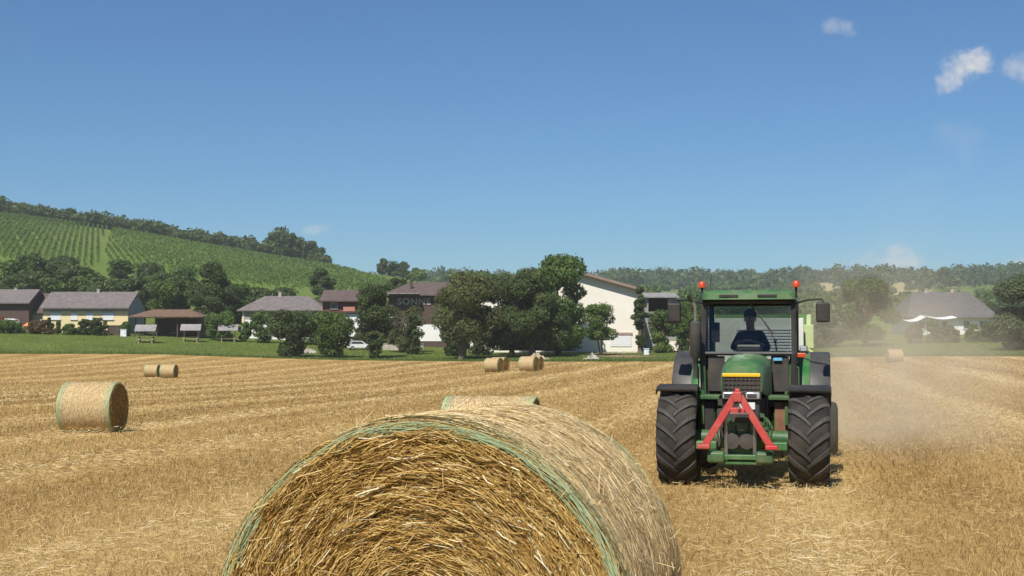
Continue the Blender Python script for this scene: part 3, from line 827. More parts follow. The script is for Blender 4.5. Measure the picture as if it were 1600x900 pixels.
# ridge trees on the left hill
def woodland(name, specs, kind, leaf, per, seed):
    g = np.random.default_rng(seed); A = []; Tn = []
    for (px, d, h, w) in specs:
        b = gpos(px, d); n = per
        dd = unit(g.normal(size=(n, 3))); k = g.integers(0, 7, n)
        C = g.normal(0, .26, (7, 3)); C[:, 2] = g.uniform(-.3, .3, 7)
        P = C[k] + dd * g.uniform(.35, .58, n)[:, None]
        P = P * np.array([w / 1.5, w / 1.5, h / 1.6]) + np.array([0, 0, h * .52]); P[:, 2] = np.maximum(P[:, 2], .05)
        A.append(leaves_V(P + np.array(b), unit(dd + g.normal(0, .5, (n, 3))), leaf, g)); Tn.append(np.clip(.45 + g.normal(0, .1) + g.normal(0, .2, n), 0, 1))
    return strips_mesh(name, np.concatenate(A), 2, np.concatenate(Tn), LM[kind])
rr = random.Random(9); sp = []
px = -150
while px < 505:
    for q in range(2):
        hh = 8.5 if px < 60 else 7.5
        sp.append((px + rr.uniform(-5, 5), rr.uniform(640, 690), rr.uniform(.7, 1.2) * hh, rr.uniform(7, 11)))
    px += rr.uniform(9, 15)
tag(woodland('ridge_woodland', sp, 'far', .95, 420, 5), 'dark band of woodland along the crest of the vineyard hill', 'woodland', kind='stuff')
pr = [(proto_tree('ridge_tree', 10, 11, 'far', 1700, .75, 140), 10, 11), (proto_tree('ridge_tree', 10, 11, 'dark', 1700, .75, 141, 'dome'), 10, 11)]
rt = [(436, 640, 15, 12), (455, 642, 13, 10), (470, 644, 12, 9), (487, 646, 11, 9), (500, 648, 8.5, 8), (598, 630, 8, 6), (616, 634, 7.5, 8), (630, 634, 8, 7), (650, 640, 6, 7)]
rl = ['tallest dark tree breaking the hill crest', 'dark tree right beside the tallest one on the crest', 'round dark tree in the middle of the crest group', 'dark tree second from the end of the crest group', 'low tree ending the crest group where the hill falls away',
      'thin grey tree leading the small group alone on the hill crest', 'dark round tree next to the thin grey one on the hill crest', 'dark round tree third in the small group on the hill crest', 'separate low tree ending the small group on the hill crest']
instance_row(pr, rt, 'trees standing out on the hill crest', lambda i: rl[i])
# far forest on the right
rr = random.Random(12); sp = []
for k in range(1350):
    px = rr.uniform(560, 1720); d = rr.uniform(1560, 1840) if k < 700 else rr.uniform(1180, 1600)
    if d < 1500 and (1235 < px < 1330 or 1385 < px < 1450) and k % 5: continue
    sp.append((px, d, rr.choice((rr.uniform(9, 15), rr.uniform(13, 21))) * (1.0 + .1 * math.sin(px * .02)), rr.uniform(10, 17)))
tag(woodland('far_forest', sp, 'far', 2.1, 100, 8), 'far forest covering the long low ridge', 'forest', kind='stuff')
rr = random.Random(15); sp = []
for k in range(150):
    px = rr.uniform(640, 1300) if k < 90 else rr.uniform(1250, 1700); d = rr.uniform(420, 640) if k % 3 else rr.uniform(900, 1300)
    sp.append((px, d, rr.uniform(5, 9), rr.uniform(7, 13)))
tag(woodland('hedgerow', sp, 'mid', 1.0, 300, 9), 'scattered bushes and hedges on the low slopes behind the barn', 'bushes', kind='stuff')

# vineyard rows
g = np.random.default_rng(17); A = []; Tn = []
def vine_block(pxa, pxb, slope, d0, d1, sp_, gapseed):
    g2 = np.random.default_rng(gapseed)
    xa, xb = gx(pxa, 520), gx(pxb, 520); x_ = xa
    while x_ < xb:
        n = int((d1 - d0) * 6); yv = g2.uniform(d0, d1, n); xv = x_ + slope * (yv - 520) + g2.normal(0, .12, n)
        pxv = 800 + F * xv / yv
        ok = (g2.uniform(0, 1, n) < .92) & (np.sin(yv * .21 + x_ * 1.7) + np.sin(yv * .077 + x_ * .9) > -1.55)
        if pxa > 100: ok &= pxv > 168 + (yv - 520) * .07
        else: ok &= pxv < 158 + (yv - 520) * .07
        yv, xv = yv[ok], xv[ok]
        h = g2.uniform(.25, 1.7, len(xv)); P = np.stack([xv, yv, gz(xv, yv) + h], 1)
        nr = unit(g2.normal(size=(len(xv), 3)) + np.array([0, -.3, .4]))
        A.append(leaves_V(P, nr, .42, g2, 1.3)); Tn.append(np.clip(g2.normal(.36 if pxa < 100 else .58, .2, len(xv)) + .12 * np.sin(yv * .05), 0, 1)); x_ += sp_
vine_block(-120, 175, -.31, 415, 640, 2.1, 1)
vine_block(150, 640, -.37, 415, 640, 2.5, 2)
tag(strips_mesh('vine_rows', np.concatenate(A), 2, np.concatenate(Tn), LM['vine']), 'long parallel rows of vines running up the hillside', 'vineyard', kind='stuff')

# tall grass tufts on the meadow
M['grass'] = leaf_mat('grass_blades', (0.06, 0.11, 0.02), (0.14, 0.19, 0.045), .35, (0.32, 0.29, 0.11))
n = 90000; thv = np.radians(g.uniform(-24, 24, n)); tt = 1 + g.uniform(0, 1, n) ** 1.6 * .42
r_ = tt * edge_r(thv); x, y = r_ * np.sin(thv), r_ * np.cos(thv)
P = np.stack([x, y, gz(x, y) - .02], 1)
dr = unit(np.stack([g.normal(0, .3, n), g.normal(0, .3, n), np.ones(n)], 1))
hh = g.uniform(.06, .2, n) + np.where(tt < 1.012, g.uniform(0, .25, n), 0)
tag(strips_mesh('meadow_grass', blades_V(P, dr, hh, .05, g, .1), 3, np.clip(g.normal(.5, .22, n), 0, 1), M['grass']), 'green grass of the meadow beyond the stubble edge', 'grass', kind='stuff')

# a few green weeds in the stubble
g = np.random.default_rng(41); A = []; Tn = []
for k in range(26):
    x0_, y0_, r0_ = [float(q[0]) for q in field_points(1, 8, 45, 1.3, g)]
    n = int(g.integers(5, 16)); P = np.stack([x0_ + g.normal(0, .07, n), y0_ + g.normal(0, .07, n), np.zeros(n)], 1); P[:, 2] = gz(P[:, 0], P[:, 1])
    dr = unit(np.stack([g.normal(0, .6, n), g.normal(0, .6, n), np.ones(n)], 1))
    A.append(blades_V(P, dr, g.uniform(.03, .09, n), .009, g, .1)); Tn.append(np.clip(g.normal(.5, .2, n), 0, 1))
tag(strips_mesh('weeds', np.concatenate(A), 3, np.concatenate(Tn), M['grass']), 'small green weeds scattered in the stubble', 'weeds', kind='stuff')

# ------------------------------------------------------------------ buildings
def roof_mat(name, c, step=0.32, var=.25):
    m, n, out = new_mat(name)
    co = objco(n)
    f = noise(n, co, 1.3, 6, .7); f2 = noise(n, mapping(n, co, (6, 1.2, 1.2)), 2.0, 4, .7)
    a = math_(n, 'ADD', math_(n, 'MULTIPLY', f, .6), math_(n, 'MULTIPLY', f2, .4))
    col = ramp(n, a, [(.34, tuple(v * (1 - var * 1.5) for v in c)), (.66, tuple(v * (1 + var * 1.3) for v in c))])
    w = N(n, 'ShaderNodeTexWave'); w.wave_type = 'BANDS'; w.bands_direction = 'X'; w.inputs['Scale'].default_value = 1.0 / step
    w.inputs['Distortion'].default_value = .6; n.links.new(co, w.inputs['Vector'])
    bsdf(n, out, col, .85, 0, .25, w.outputs['Fac'], .5, .06)
    return m
M.update(
    r_grey=roof_mat('grey_roof_tiles', (0.19, 0.165, 0.155)), r_brown=roof_mat('brown_roof_tiles', (0.13, 0.095, 0.085)),
    r_red=roof_mat('red_roof_tiles', (0.185, 0.115, 0.075)), r_dark=roof_mat('dark_roof_tiles', (0.13, 0.125, 0.125)),
    r_pale=roof_mat('pale_roof_tiles', (0.30, 0.28, 0.27)),
    yellow=simple('yellow_render', (0.74, 0.60, 0.33), .9, .06, .8), cream=simple('cream_render', (0.82, 0.77, 0.67), .9, .05, .5),
    white=simple('white_render', (0.78, 0.77, 0.74), .9, .06, 1), grey=simple('grey_wall_tone', (0.33, 0.32, 0.29), .9, .15, 1),  # grey also carries the painted shade of the yellow house
    wood=simple('dark_boards', (0.085, 0.055, 0.042), .85, .35, 3), redwood=simple('dark_red_boards', (0.14, 0.045, 0.035), .85, .25, 3),
    salmon=simple('salmon_panel', (0.46, 0.20, 0.145), .8, .12, 2), shutter=simple('white_shutter', (0.72, 0.74, 0.76), .6, .05, 3),
    shade=simple('shutter_box', (0.42, 0.42, 0.44), .7, .1, 3), greywood=simple('weathered_boards', (0.30, 0.29, 0.28), .85, .2, 4),
    stone=simple('field_stone', (0.42, 0.38, 0.32), .9, .25, 2), glass=simple('window_glass', (0.05, 0.06, 0.07), .12, .1, 2, spec=.6),
    letter=simple('grey_letters', (0.36, 0.34, 0.31), .95, .1, 2), timber=simple('pale_timber', (0.42, 0.34, 0.22), .85, .2, 4),
    chimney=simple('chimney_render', (0.40, 0.36, 0.31), .9, .2, 3), metal=simple('galvanised', (0.35, 0.36, 0.37), .45, .15, 5, .7),
    sail=simple('white_sailcloth', (0.82, 0.82, 0.80), .8, .04, 2), orange=simple('orange_cloth', (0.72, 0.25, 0.06), .8, .1, 2),
    flower=simple('red_petals', (0.6, 0.03, 0.04), .7, .2, 8))
def window(root, x, z, w, h, y=0.0, kind='shutter'):
    """frame proud of the wall; shutter or pane inside it and a sill below"""
    m = MB(); t = .07
    for c, s in (((x, y - .03, z + h / 2 - t / 2), (w, .06, t)), ((x, y - .03, z - h / 2 + t / 2), (w, .06, t)),
                 ((x - w / 2 + t / 2, y - .03, z), (t, .06, h - 2 * t)), ((x + w / 2 - t / 2, y - .03, z), (t, .06, h - 2 * t))):
        m.box(c, s)
    f = m.build('window', M['shutter'], root)
    m = MB(); n = 8
    if kind == 'shutter':
        for k in range(n):
            zz = z - h / 2 + t + (h - 2 * t) * (k + .5) / n; m.box((x, y - .024, zz), (w - 2 * t - .01, .025, (h - 2 * t) / n - .008))
        m.build('shutter', M['shutter'], f)
        MB().box((x, y - .06, z + h / 2 + .12), (w + .1, .12, .24)).build('shutter_box', M['shade'], f)
    else:
        m.box((x, y - .012, z), (w - 2 * t - .01, .02, h - 2 * t - .01)); m.build('pane', M['glass'], f)
    MB().box((x, y - .09, z - h / 2 - .04), (w + .2, .18, .07)).build('sill', M['stone'], f)
    return f
def house(name, label, cat, pxc, d, W, D, He, Hr, wall, roof, yaw=0.0, o=.7, og=.5, gable_front=False, hip=0, z=None, dz=0.0):
    b = gpos(pxc, d); 
    if z is not None: b.z = z
    root = empty(name, b, yaw); tag(root, label, cat)
    k = .6    # foundation depth
    t = .22
    if gable_front:
        MB().prism([(-W / 2, -k), (W / 2, -k), (W / 2, He), (0, Hr), (-W / 2, He)], 0, D, 'xz').build('wall', wall, root)
        sl = (Hr - He) / (W / 2)
        poly = [(-W / 2 - o, He - o * sl + .03), (0, Hr + .03), (W / 2 + o, He - o * sl + .03), (W / 2 + o, He - o * sl + t + .03), (0, Hr + t + .03), (-W / 2 - o, He - o * sl + t + .03)]
        rf = MB().prism(poly, -og, D + og, 'xz').build('roof', roof, root)
    elif hip:
        MB().box((0, D / 2, (He - k) / 2), (W, D, He + k)).build('wall', wall, root)
        x0, x1, y0, y1 = -W / 2 - o, W / 2 + o, -o, D + o
        zb = He - .15
        m = MB(); m.add([(x0, y0, zb), (x1, y0, zb), (x1, y1, zb), (x0, y1, zb), (x0, y0, zb + .2), (x1, y0, zb + .2), (x1, y1, zb + .2), (x0, y1, zb + .2), (x0 + hip, D / 2, Hr), (x1 - hip, D / 2, Hr)],
                        [(3, 2, 1, 0), (0, 1, 5, 4), (1, 2, 6, 5), (2, 3, 7, 6), (3, 0, 4, 7), (4, 5, 9, 8), (6, 7, 8, 9), (5, 6, 9), (7, 4, 8)])
        rf = m.build('roof', roof, root)
    else:
        MB().prism([(0, -k), (D, -k), (D, He), (D / 2, Hr), (0, He)], -W / 2, W / 2, 'yz').build('wall', wall, root)
        sl = (Hr - He) / (D / 2)
        poly = [(-o, He - o * sl + .03), (D / 2, Hr + .03), (D + o, He - o * sl + .03), (D + o, He - o * sl + t + .03), (D / 2, Hr + t + .03), (-o, He - o * sl + t + .03)]
        rf = MB().prism(poly, -W / 2 - og, W / 2 + og, 'yz').build('roof', roof, root)
    return root, rf
def chimney(rf, x, y, z, h=1.2, w=.6, mat=None):
    m = MB(); m.box((x, y, z + h / 2 - .5), (w, w, h + .5)); m.box((x, y, z + h + .03 - .25), (w + .14, w + .14, .1))
    return m.build('chimney', mat or M['chimney'], rf, bevel=.02)
S = 235 / F
# yellow house
b0 = float(gz(gx(133, 235), 235))
def hz_(row, d, b): return zrow(row, d) - b
root, rf = house('yellow_house', 'long yellow bungalow with four white shuttered windows', 'house', 133.5, 235, 133 * S, 10.5, hz_(479, 235, b0), hz_(458, 240, b0), M['yellow'], M['r_grey'], 0, .9, .35)
Wd = 133 * S; He = hz_(479, 235, b0)
for px, w in ((87, 16), (116, 10), (140, 10), (169, 17)):
    window(root, (px - 133.5) * S, hz_(494, 235, b0), w * S, 11 * S)
chimney(rf, (140 - 133.5) * S, 5.0, hz_(458, 240, b0), .9, .5); chimney(rf, (201 - 133.5) * S, 5.2, hz_(458, 240, b0), .5, .5)
m = MB(); m.prism([(0.02, -.5), (10.48, -.5), (10.48, He), (5.25, hz_(458, 240, b0) - .05), (0.02, He)], Wd / 2, Wd / 2 + .04, 'yz'); m.build('gable_shade', M['grey'], root)  # grey sheet over the right gable, its shade put into the colour
MB().box((0, -.02, He - .42), (Wd, .04, .85)).build('eaves_band', M['grey'], root)  # grey strip painting in the shadow under the eaves
# left houses
b1 = float(gz(gx(10, 240), 240))
root, rf = house('grey_house', 'grey roofed house cut by the left frame edge', 'house', -20, 240, 130 * 240 / F, 9, hz_(472, 240, b1), hz_(455, 245, b1), M['wood'], M['r_grey'], 0, .9, .4)
chimney(rf, (10 + 20) * 240 / F, 4.5, hz_(455, 245, b1), .7, .5)
b1 = float(gz(gx(50, 246), 246))
root, rf = house('brown_barn', 'low brown roofed barn squeezed between the grey house and the yellow house', 'barn', 58, 242, 80 * 242 / F, 11, hz_(484, 242, b1), hz_(458, 248, b1), M['wood'], M['r_brown'], 0, .8, .4)
MB().box((0, -.04, 1.4), (3.2, .08, 2.6)).build('door', M['greywood'], root)
# tiled pavilion
dp = 231; bp = gpos(261, dp); sp_ = dp / F
root = empty('tiled_pavilion', bp); tag(root, 'open timber pavilion under a reddish tiled hip roof', 'pavilion')
W, D = 98 * sp_, 6.0; He = hz_(496, dp, bp.z)
m = MB(); x0, x1, y0, y1 = -59 * sp_, 58 * sp_, -.9, D + .9; Hr = hz_(483.5, dp + 3, bp.z)
m.add([(x0, y0, He), (x1, y0, He), (x1, y1, He), (x0, y1, He), (x0, y0, He + .16), (x1, y0, He + .16), (x1, y1, He + .16), (x0, y1, He + .16), (x0 + 3.2, D / 2, Hr), (x1 - 3.2, D / 2, Hr)],
      [(3, 2, 1, 0), (0, 1, 5, 4), (1, 2, 6, 5), (2, 3, 7, 6), (3, 0, 4, 7), (4, 5, 9, 8), (6, 7, 8, 9), (5, 6, 9), (7, 4, 8)])
m.build('roof', M['r_red'], root)
for x in (-W / 2, -W / 6, W / 6, W / 2):
    for y in (.1, D - .1): MB().box((x, y, He / 2 - .2), (.22, .22, He + .38)).build('post', M['wood'], root, bevel=.015)
MB().box((W * .08, D + .06, He / 2 - .15), (W * .84, .1, He + .2)).build('back_wall', M['wood'], root)
MB().box((W / 2 + .18, D / 2, He / 2 - .15), (.1, D - .4, He + .2)).build('side_wall', M['wood'], root)
m = MB(); m.box((W * .12, D * .5, .74), (2.6, .8, .07))
for sx in (-1, 1): m.box((W * .12 + sx * 1.1, D * .5, .35), (.08, .7, .72))
m.build('counter', M['greywood'], root)
# grey roofed house and dark red house
d2 = 240; s2 = d2 / F; b2 = float(gz(gx(440, d2), d2))
root, rf = house('long_house', 'long house with grey hipped roof and white front behind the bushes', 'house', 441, d2, 126 * s2, 10, hz_(485, d2, b2), hz_(462.5, d2 + 5, b2), M['white'], M['r_grey'], 0, .8, hip=4.0)
chimney(rf, (430 - 441) * s2, 5, hz_(463, d2 + 5, b2), 1.0, .55)
MB().box((0, -.03, hz_(485, d2, b2) - .8), (126 * s2 - .1, .05, 1.5)).build('eaves_band', M['grey'], root)  # grey strip along the top of the front wall
for px, w in ((395, 9), (455, 10), (480, 10)): window(root, (px - 441) * s2, hz_(507, d2, b2), w * s2, 1.3, 0, 'pane')
MB().box((-(126 / 2 - 2.5) * s2, -.1, hz_(500, d2, b2)), (3.0 * s2, .14, 3.4)).build('pilaster', M['yellow'], root)
d3 = 236; s3 = d3 / F; b3 = float(gz(gx(536, d3), d3))
root, rf = house('dark_red_house', 'dark red boarded house with a salmon balcony front', 'house', 537, d3, 66 * s3, 9, hz_(468.5, d3, b3), hz_(455, d3 + 4.5, b3), M['redwood'], M['r_brown'], 0, 1.0, .4)
chimney(rf, (567 - 537) * s3, 4, hz_(455, d3 + 4, b3), .9, .5)
m = MB(); m.box(((546 - 537) * s3, -.62, hz_(483, d3, b3)), (18 * s3, .1, 7 * s3)); m.build('balcony_front', M['salmon'], root)
m = MB(); m.box((0, -.36, hz_(488, d3, b3)), (62 * s3, .6, .16)); m.build('balcony_floor', M['wood'], root)
MB().box((0, -.06, hz_(508, d3, b3)), (66 * s3 - .1, .1, 4.0)).build('ground_floor_wall', M['white'], root)
for px in (520, 548): window(root, (px - 537) * s3, hz_(506, d3, b3), 1.3, 1.5, -.12, 'pane')
window(root, (522 - 537) * s3, hz_(478, d3, b3), 1.2, 1.1, 0, 'pane')
# building with the sign
d4 = 232; s4 = d4 / F; b4 = float(gz(gx(665, d4), d4))
root, rf = house('sign_building', 'dark boarded building with large grey sign letters under a brown roof', 'building', 668, d4, 122 * s4, 11, hz_(461, d4, b4), hz_(441, d4 + 6, b4), M['wood'], M['r_brown'], 0, 1.1, hip=4.5)
MB().box((12 * s4, -.05, hz_(520, d4, b4) ), (98 * s4, .08, 26 * s4)).build('ground_floor_wall', M['white'], root)
m = MB(); m.box((-36 * s4, -1.4, hz_(459, d4, b4)), (48 * s4, 1.4, .16)); m.build('flat_canopy', M['r_pale'], root)
m = MB(); m.tube([(-27 * s4, 2.0, hz_(462, d4, b4)), (-27 * s4, 2.0, hz_(438, d4, b4))], .22, 10); m.build('flue', M['wood'], rf, smooth=True)
for px in (614, 704): window(root, (px - 668) * s4, hz_(490, d4, b4), 1.3, 1.3, 0, 'pane')
cu = bpy.data.curves.new('sign_lettering', 'FONT'); cu.body = 'SONNE'; cu.size = 14.2 * s4; cu.extrude = .05; cu.offset = .05; cu.space_character = 1.16
cu.align_x = 'LEFT'; cu.align_y = 'CENTER'
tx = bpy.data.objects.new('sign_lettering', cu); COL.objects.link(tx); tx.parent = root
bpy.context.view_layer.update()
me_ = bpy.data.meshes.new_from_object(tx.evaluated_get(bpy.context.evaluated_depsgraph_get()))
bpy.data.objects.remove(tx); tx = link('sign_lettering', me_, None, root)
tx.location = ((621 - 668) * s4, -.09, hz_(471.5, d4, b4)); tx.rotation_euler = (math.pi / 2, 0, 0)
if not me_.materials: me_.materials.append(M['letter'])
else: me_.materials[0] = M['letter']
# cream barn
d5 = 212; s5 = d5 / F; b5 = float(gz(gx(960, d5), d5))
apx = 868; W5 = 2 * (1001 - apx) * s5
He5, Hr5 = hz_(453, d5, b5), hz_(416, d5, b5)
root, rf = house('cream_barn', 'large cream barn showing its gable end with a white garage door', 'barn', apx, d5, W5, 22, He5, Hr5, M['cream'], M['r_brown'], 0, .6, 1.0, gable_front=True)
sl = (Hr5 - He5) / (W5 / 2)
m = MB()
for sx in (-1, 1):
    m.prism([(sx * (W5 / 2 + .6), He5 - .6 * sl - .12), (0, Hr5 - .12), (0, Hr5 + .3), (sx * (W5 / 2 + .6), He5 - .6 * sl + .3)], -1.09, -1.005, 'xz')
m.build('verge_board', simple('brown_verge', (0.27, 0.19, 0.15), .8, .15, 3), root)
dx = (970 - apx) * s5
dr_ = MB(); 
for k in range(5): dr_.box((dx, -.05, (hz_(541, d5, b5) + (k + .5) * 3.4 * s5)), (33 * s5, .08, 3.4 * s5 - .015))
dr_.build('garage_door', M['shutter'], root)
MB().box((dx, -.09, hz_(521, d5, b5)), (36 * s5, .16, 3.6 * s5)).build('lintel', simple('pink_lintel', (0.36, 0.25, 0.2), .8, .15, 3), root)
# weathered shed right of the barn
d6 = 224; s6 = d6 / F; b6 = float(gz(gx(1030, d6), d6))
root = empty('timber_shed', gpos(1030, d6)); tag(root, 'weathered grey timber shed with a dark open loft beside the barn', 'shed')
W6 = 52 * s6; H6 = hz_(464, d6, b6)
MB().box((0, 3.0, hz_(487, d6, b6) / 2 - .25), (W6, 6, hz_(487, d6, b6) + .5)).build('lower_wall', M['greywood'], root)
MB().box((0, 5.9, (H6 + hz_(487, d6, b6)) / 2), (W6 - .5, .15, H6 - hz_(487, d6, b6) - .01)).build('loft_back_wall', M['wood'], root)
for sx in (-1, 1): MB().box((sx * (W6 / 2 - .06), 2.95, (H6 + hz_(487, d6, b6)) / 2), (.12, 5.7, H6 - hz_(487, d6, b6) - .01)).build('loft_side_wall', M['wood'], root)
for x, w in ((-W6 / 2 + .5, .9), (W6 / 2 - .9, .9), (W6 / 2 - .1, .5)):
    MB().box((x, -.15, (H6 + hz_(494, d6, b6)) / 2), (w, .16, H6 - hz_(494, d6, b6))).build('post_board', M['greywood'], root)
m = MB(); m.prism([(-.9, H6 - .15), (6.6, H6 + .75), (6.6, H6 + .93), (-.9, H6 + .04)], -W6 / 2 - .5, W6 / 2 + .5, 'yz'); m.build('roof', M['r_pale'], root)
# right farmhouse
d7 = 256; s7 = d7 / F; b7 = float(gz(gx(1487, d7), d7))
root, rf = house('farmhouse', 'big farmhouse with a dark hipped roof seen through the dust', 'house', 1487, d7, 128 * s7, 13, hz_(496, d7, b7), hz_(456, d7 + 6.5, b7), M['white'], M['r_dark'], 0, 1.1, hip=3.4)
for px in (1463, 1505): chimney(rf, (px - 1487) * s7, 6.5, hz_(456, d7 + 6.5, b7), .8, .6)
for px in (1440, 1475, 1510, 1535): window(root, (px - 1487) * s7, hz_(508, d7, b7), 1.3, 1.5, 0, 'pane')
def awning(label, pxa, pxb, rowa, rowb, d):
    a, b = gpos((pxa + pxb) / 2, d), None
    root = empty('awning', a); tag(root, label, 'awning')
    w = (pxb - pxa) * d / F; za, zb = zrow(rowa, d) - a.z, zrow(rowb, d) - a.z
    m = MB(); K = 12; rings = []
    for k in range(K + 1):
        t = k / K; x = -w / 2 + w * t; z = za + (zb - za) * t - .36 * math.sin(math.pi * t)
        rings.append([(x, -.2, z - .06), (x, 3.0, z + .3), (x, 3.0, z + .36), (x, -.2, z)])
    m.loft(rings); m.build('sailcloth', M['sail'], root, smooth=True)
    for x, z in ((-w / 2, za), (w / 2, zb)): m = MB(); m.tube([(x, 0, -.3), (x, 0, z)], .05, 8); m.build('pole', M['metal'], root)
awning('left white awning sagging in front of the farmhouse', 1417, 1446, 502, 495, 246)
awning('right white awning sagging in front of the farmhouse', 1449, 1495, 495, 496, 246)

# roofed picnic benches
def picnic():
    root = empty('roofed_picnic_bench', (0, 0, 0))
    L = 3.3
    MB().box((0, 0, .76), (L * .82, .78, .06)).build('table_top', M['timber'], root)
    for sy in (-1, 1): MB().box((0, sy * .85, .45), (L * .82, .3, .06)).build('seat', M['timber'], root)
    for sx in (-1, 1):
        m = MB()
        for sy in (-1, 1):
            m.tube([(sx * 1.05, sy * .95, -.1), (sx * 1.05, sy * .3, .78)], .10, 6)
            m.tube([(sx * 1.12, sy * .32, .1), (sx * 1.12, sy * .32, 2.15)], .06, 6)
        m.box((sx * 1.05, 0, .40), (.09, 1.95, .1)); m.build('leg', M['timber'], root)
    m = MB(); m.prism([(-1.3, 1.78), (0, 2.75), (1.3, 1.78), (1.3, 1.9), (0, 2.88), (-1.3, 1.9)], -L / 2, L / 2, 'yz'); m.build('roof', M['r_pale'], root)
    for sx in (-1, 1): MB().prism([(-1.0, 1.95), (1.0, 1.95), (0, 2.68)], sx * (L / 2 - .1) - .03, sx * (L / 2 - .1) + .03, 'yz').build('gable_board', M['wood'], root)
    return root
pb = picnic()
for i, (px, d, a, lab) in enumerate([(229, 215, 4, 'roofed picnic bench nearest the yellow house'), (299, 222, 6, 'roofed picnic bench in front of the pavilion, middle one of three'), (357, 227, 8, 'roofed picnic bench farthest along, by the bright green bush')]):
    o = pb if i == 0 else copy_tree(pb)
    tag(o, lab, 'picnic bench', 'roofed picnic benches on the grass'); o.location = gpos(px, d); o.rotation_euler = (0, 0, R(a))

# small things by the houses
def boxthing(name, label, cat, px, d, w, dep, h, mat, roofm=None):
    root = empty(name, gpos(px, d)); tag(root, label, cat)
    MB().box((0, dep / 2, h / 2 - .1), (w, dep, h + .2)).build('body', mat, root, bevel=.03)
    MB().box((0, dep / 2, h + .05), (w + .16, dep + .16, .09)).build('lid', roofm or mat, root, bevel=.02)
    MB().box((w * .3, -.03, h * .55), (.08, .05, .2)).build('handle', M['metal'], root)
boxthing('meter_cabinet', 'small white cabinet standing at the yellow house corner', 'cabinet', 193, 228, 1.0, .5, 1.15, M['shutter'])
boxthing('garden_shed', 'low brown garden shed against the yellow house', 'shed', 178, 231, 2.2, 1.2, 1.6, M['wood'], M['r_brown'])
boxthing('notice_box', 'small white box on the bank beside the barn ivy', 'cabinet', 1010, 200, .75, .4, .85, M['shutter'])
def low_wall(name, label, px0, px1, d, h, mat):
    root = empty(name, gpos((px0 + px1) / 2, d)); tag(root, label, 'wall'); w = (px1 - px0) * d / F
    MB().box((0, .2, h / 2 - .3), (w, .35, h + .6)).build('wall_face', mat, root, bevel=.03)
    MB().box((0, .2, h + .04), (w + .06, .46, .08)).build('coping', M['stone'], root, bevel=.02)
low_wall('retaining_wall', 'low tan garden wall below the dark sign building', 598, 662, 218, 1.0, M['stone'])
low_wall('garden_wall', 'cream garden wall between the bushes right of the barn', 1043, 1075, 214, 1.6, M['cream'])
low_wall('courtyard_wall', 'pale courtyard wall seen under the olive fruit tree', 735, 800, 222, 1.5, M['cream'])
def heap(label, px, d, w, n, seed, mat):
    """a heap of stones, touching and partly sunk into each other"""
    g = np.random.default_rng(seed); m = MB(); root = empty('stone_heap', gpos(px, d)); tag(root, label, 'stones')
    K, L_ = 26, 9; rings = []
    for j in range(L_):
        t = j / (L_ - 1); rr_ = w / 2 * (1 - t ** 1.4)
        rings.append([(rr_ * math.cos(2 * math.pi * k / K) * (1 + .22 * g.normal()), rr_ * .55 * math.sin(2 * math.pi * k / K) * (1 + .22 * g.normal()), -.15 + .75 * t * (1 + .3 * g.normal())) for k in range(K)])
    m.loft(rings); m.build('stones', mat, root)
heap('long heap of pale stones and rubble below the huge dark tree', 838, 181, 4.2, 40, 3, M['timber'])
heap('small heap of grey stones between the two vase shaped trees', 483, 205, 2.6, 30, 4, M['stone'])
heap('pale stones lying in the grass left of the barn bank', 925, 184, 2.2, 20, 5, M['stone'])

# parked vehicles among the houses
M['carwhite'] = simple('white_car_paint', (0.75, 0.76, 0.77), .25, .03, 1, spec=.6)
M['tyre'] = simple('tyre_rubber', (0.022, 0.021, 0.020), .85, .3, 5, spec=.2)
M['rimsteel'] = simple('steel_rim', (0.4, 0.4, 0.42), .4, .1, 5, .6)
def car(name, label, cat, px, d, rz, L, W, prof, glass, h=.3):
    root = empty(name, gpos(px, d), rz); tag(root, label, cat)
    m = MB(); m.prism([(a * L / 2, b) for a, b in prof], -W / 2, W / 2, 'xz'); m.build('body', M['carwhite'], root, bevel=.08, seg=3)
    for sy in (-1, 1): MB().prism([(a * L / 2, b) for a, b in glass], sy * (W / 2 + .004) - .008, sy * (W / 2 + .004) + .008, 'xz').build('side_window', M['glass'], root)
    for sx in (-.6, .62):
        for sy in (-1, 1):
            w_ = MB().lathe([(.02, -.08), (.2, -.09), (.2, .09), (.02, .08)], 'y', (sx * L / 2, sy * (W / 2 - .08), .32), 16).build('wheel', M['rimsteel'], root, smooth=True)
            MB().lathe([(.2, -.1), (.3, -.11), (.32, -.06), (.32, .06), (.3, .11), (.2, .1)], 'y', (sx * L / 2, sy * (W / 2 - .08), .32), 20, True).build('tyre', M['tyre'], w_, smooth=True)
    for sy in (-1, 1): MB().box((L / 2 - .02, sy * W * .36, .68), (.06, .3, .14)).build('headlight', M['shutter'], root, bevel=.02)
    return root
hatch = [(-1, .3), (1, .3), (1, .62), (.88, .82), (.5, .92), (.18, 1.42), (-.72, 1.46), (-.97, .95)]
hglass = [(-.68, .96), (.36, .95), (.14, 1.34), (-.62, 1.37)]
van = [(-1, .35), (1, .35), (1, .95), (.9, 1.15), (.62, 1.95), (.5, 2.1), (-.97, 2.15), (-1, 1.9)]
vglass = [(.2, 1.2), (.74, 1.2), (.56, 1.8), (.2, 1.82)]
car('parked_van', 'white van parked at the left frame edge behind the hedge', 'van', 14, 236, R(4), 4.6, 1.9, van, vglass)
car('parked_car', 'white car parked beside the narrow dark tree', 'car', 562, 217, R(12), 4.0, 1.7, hatch, hglass)
car('parked_car', 'white car parked between the two bushes under the salmon balcony', 'car', 533, 224, R(170), 4.0, 1.7, hatch, hglass)
root = empty('sunshade', gpos(43, 231)); tag(root, 'orange sunshade above the reddish hedge shrub', 'parasol')
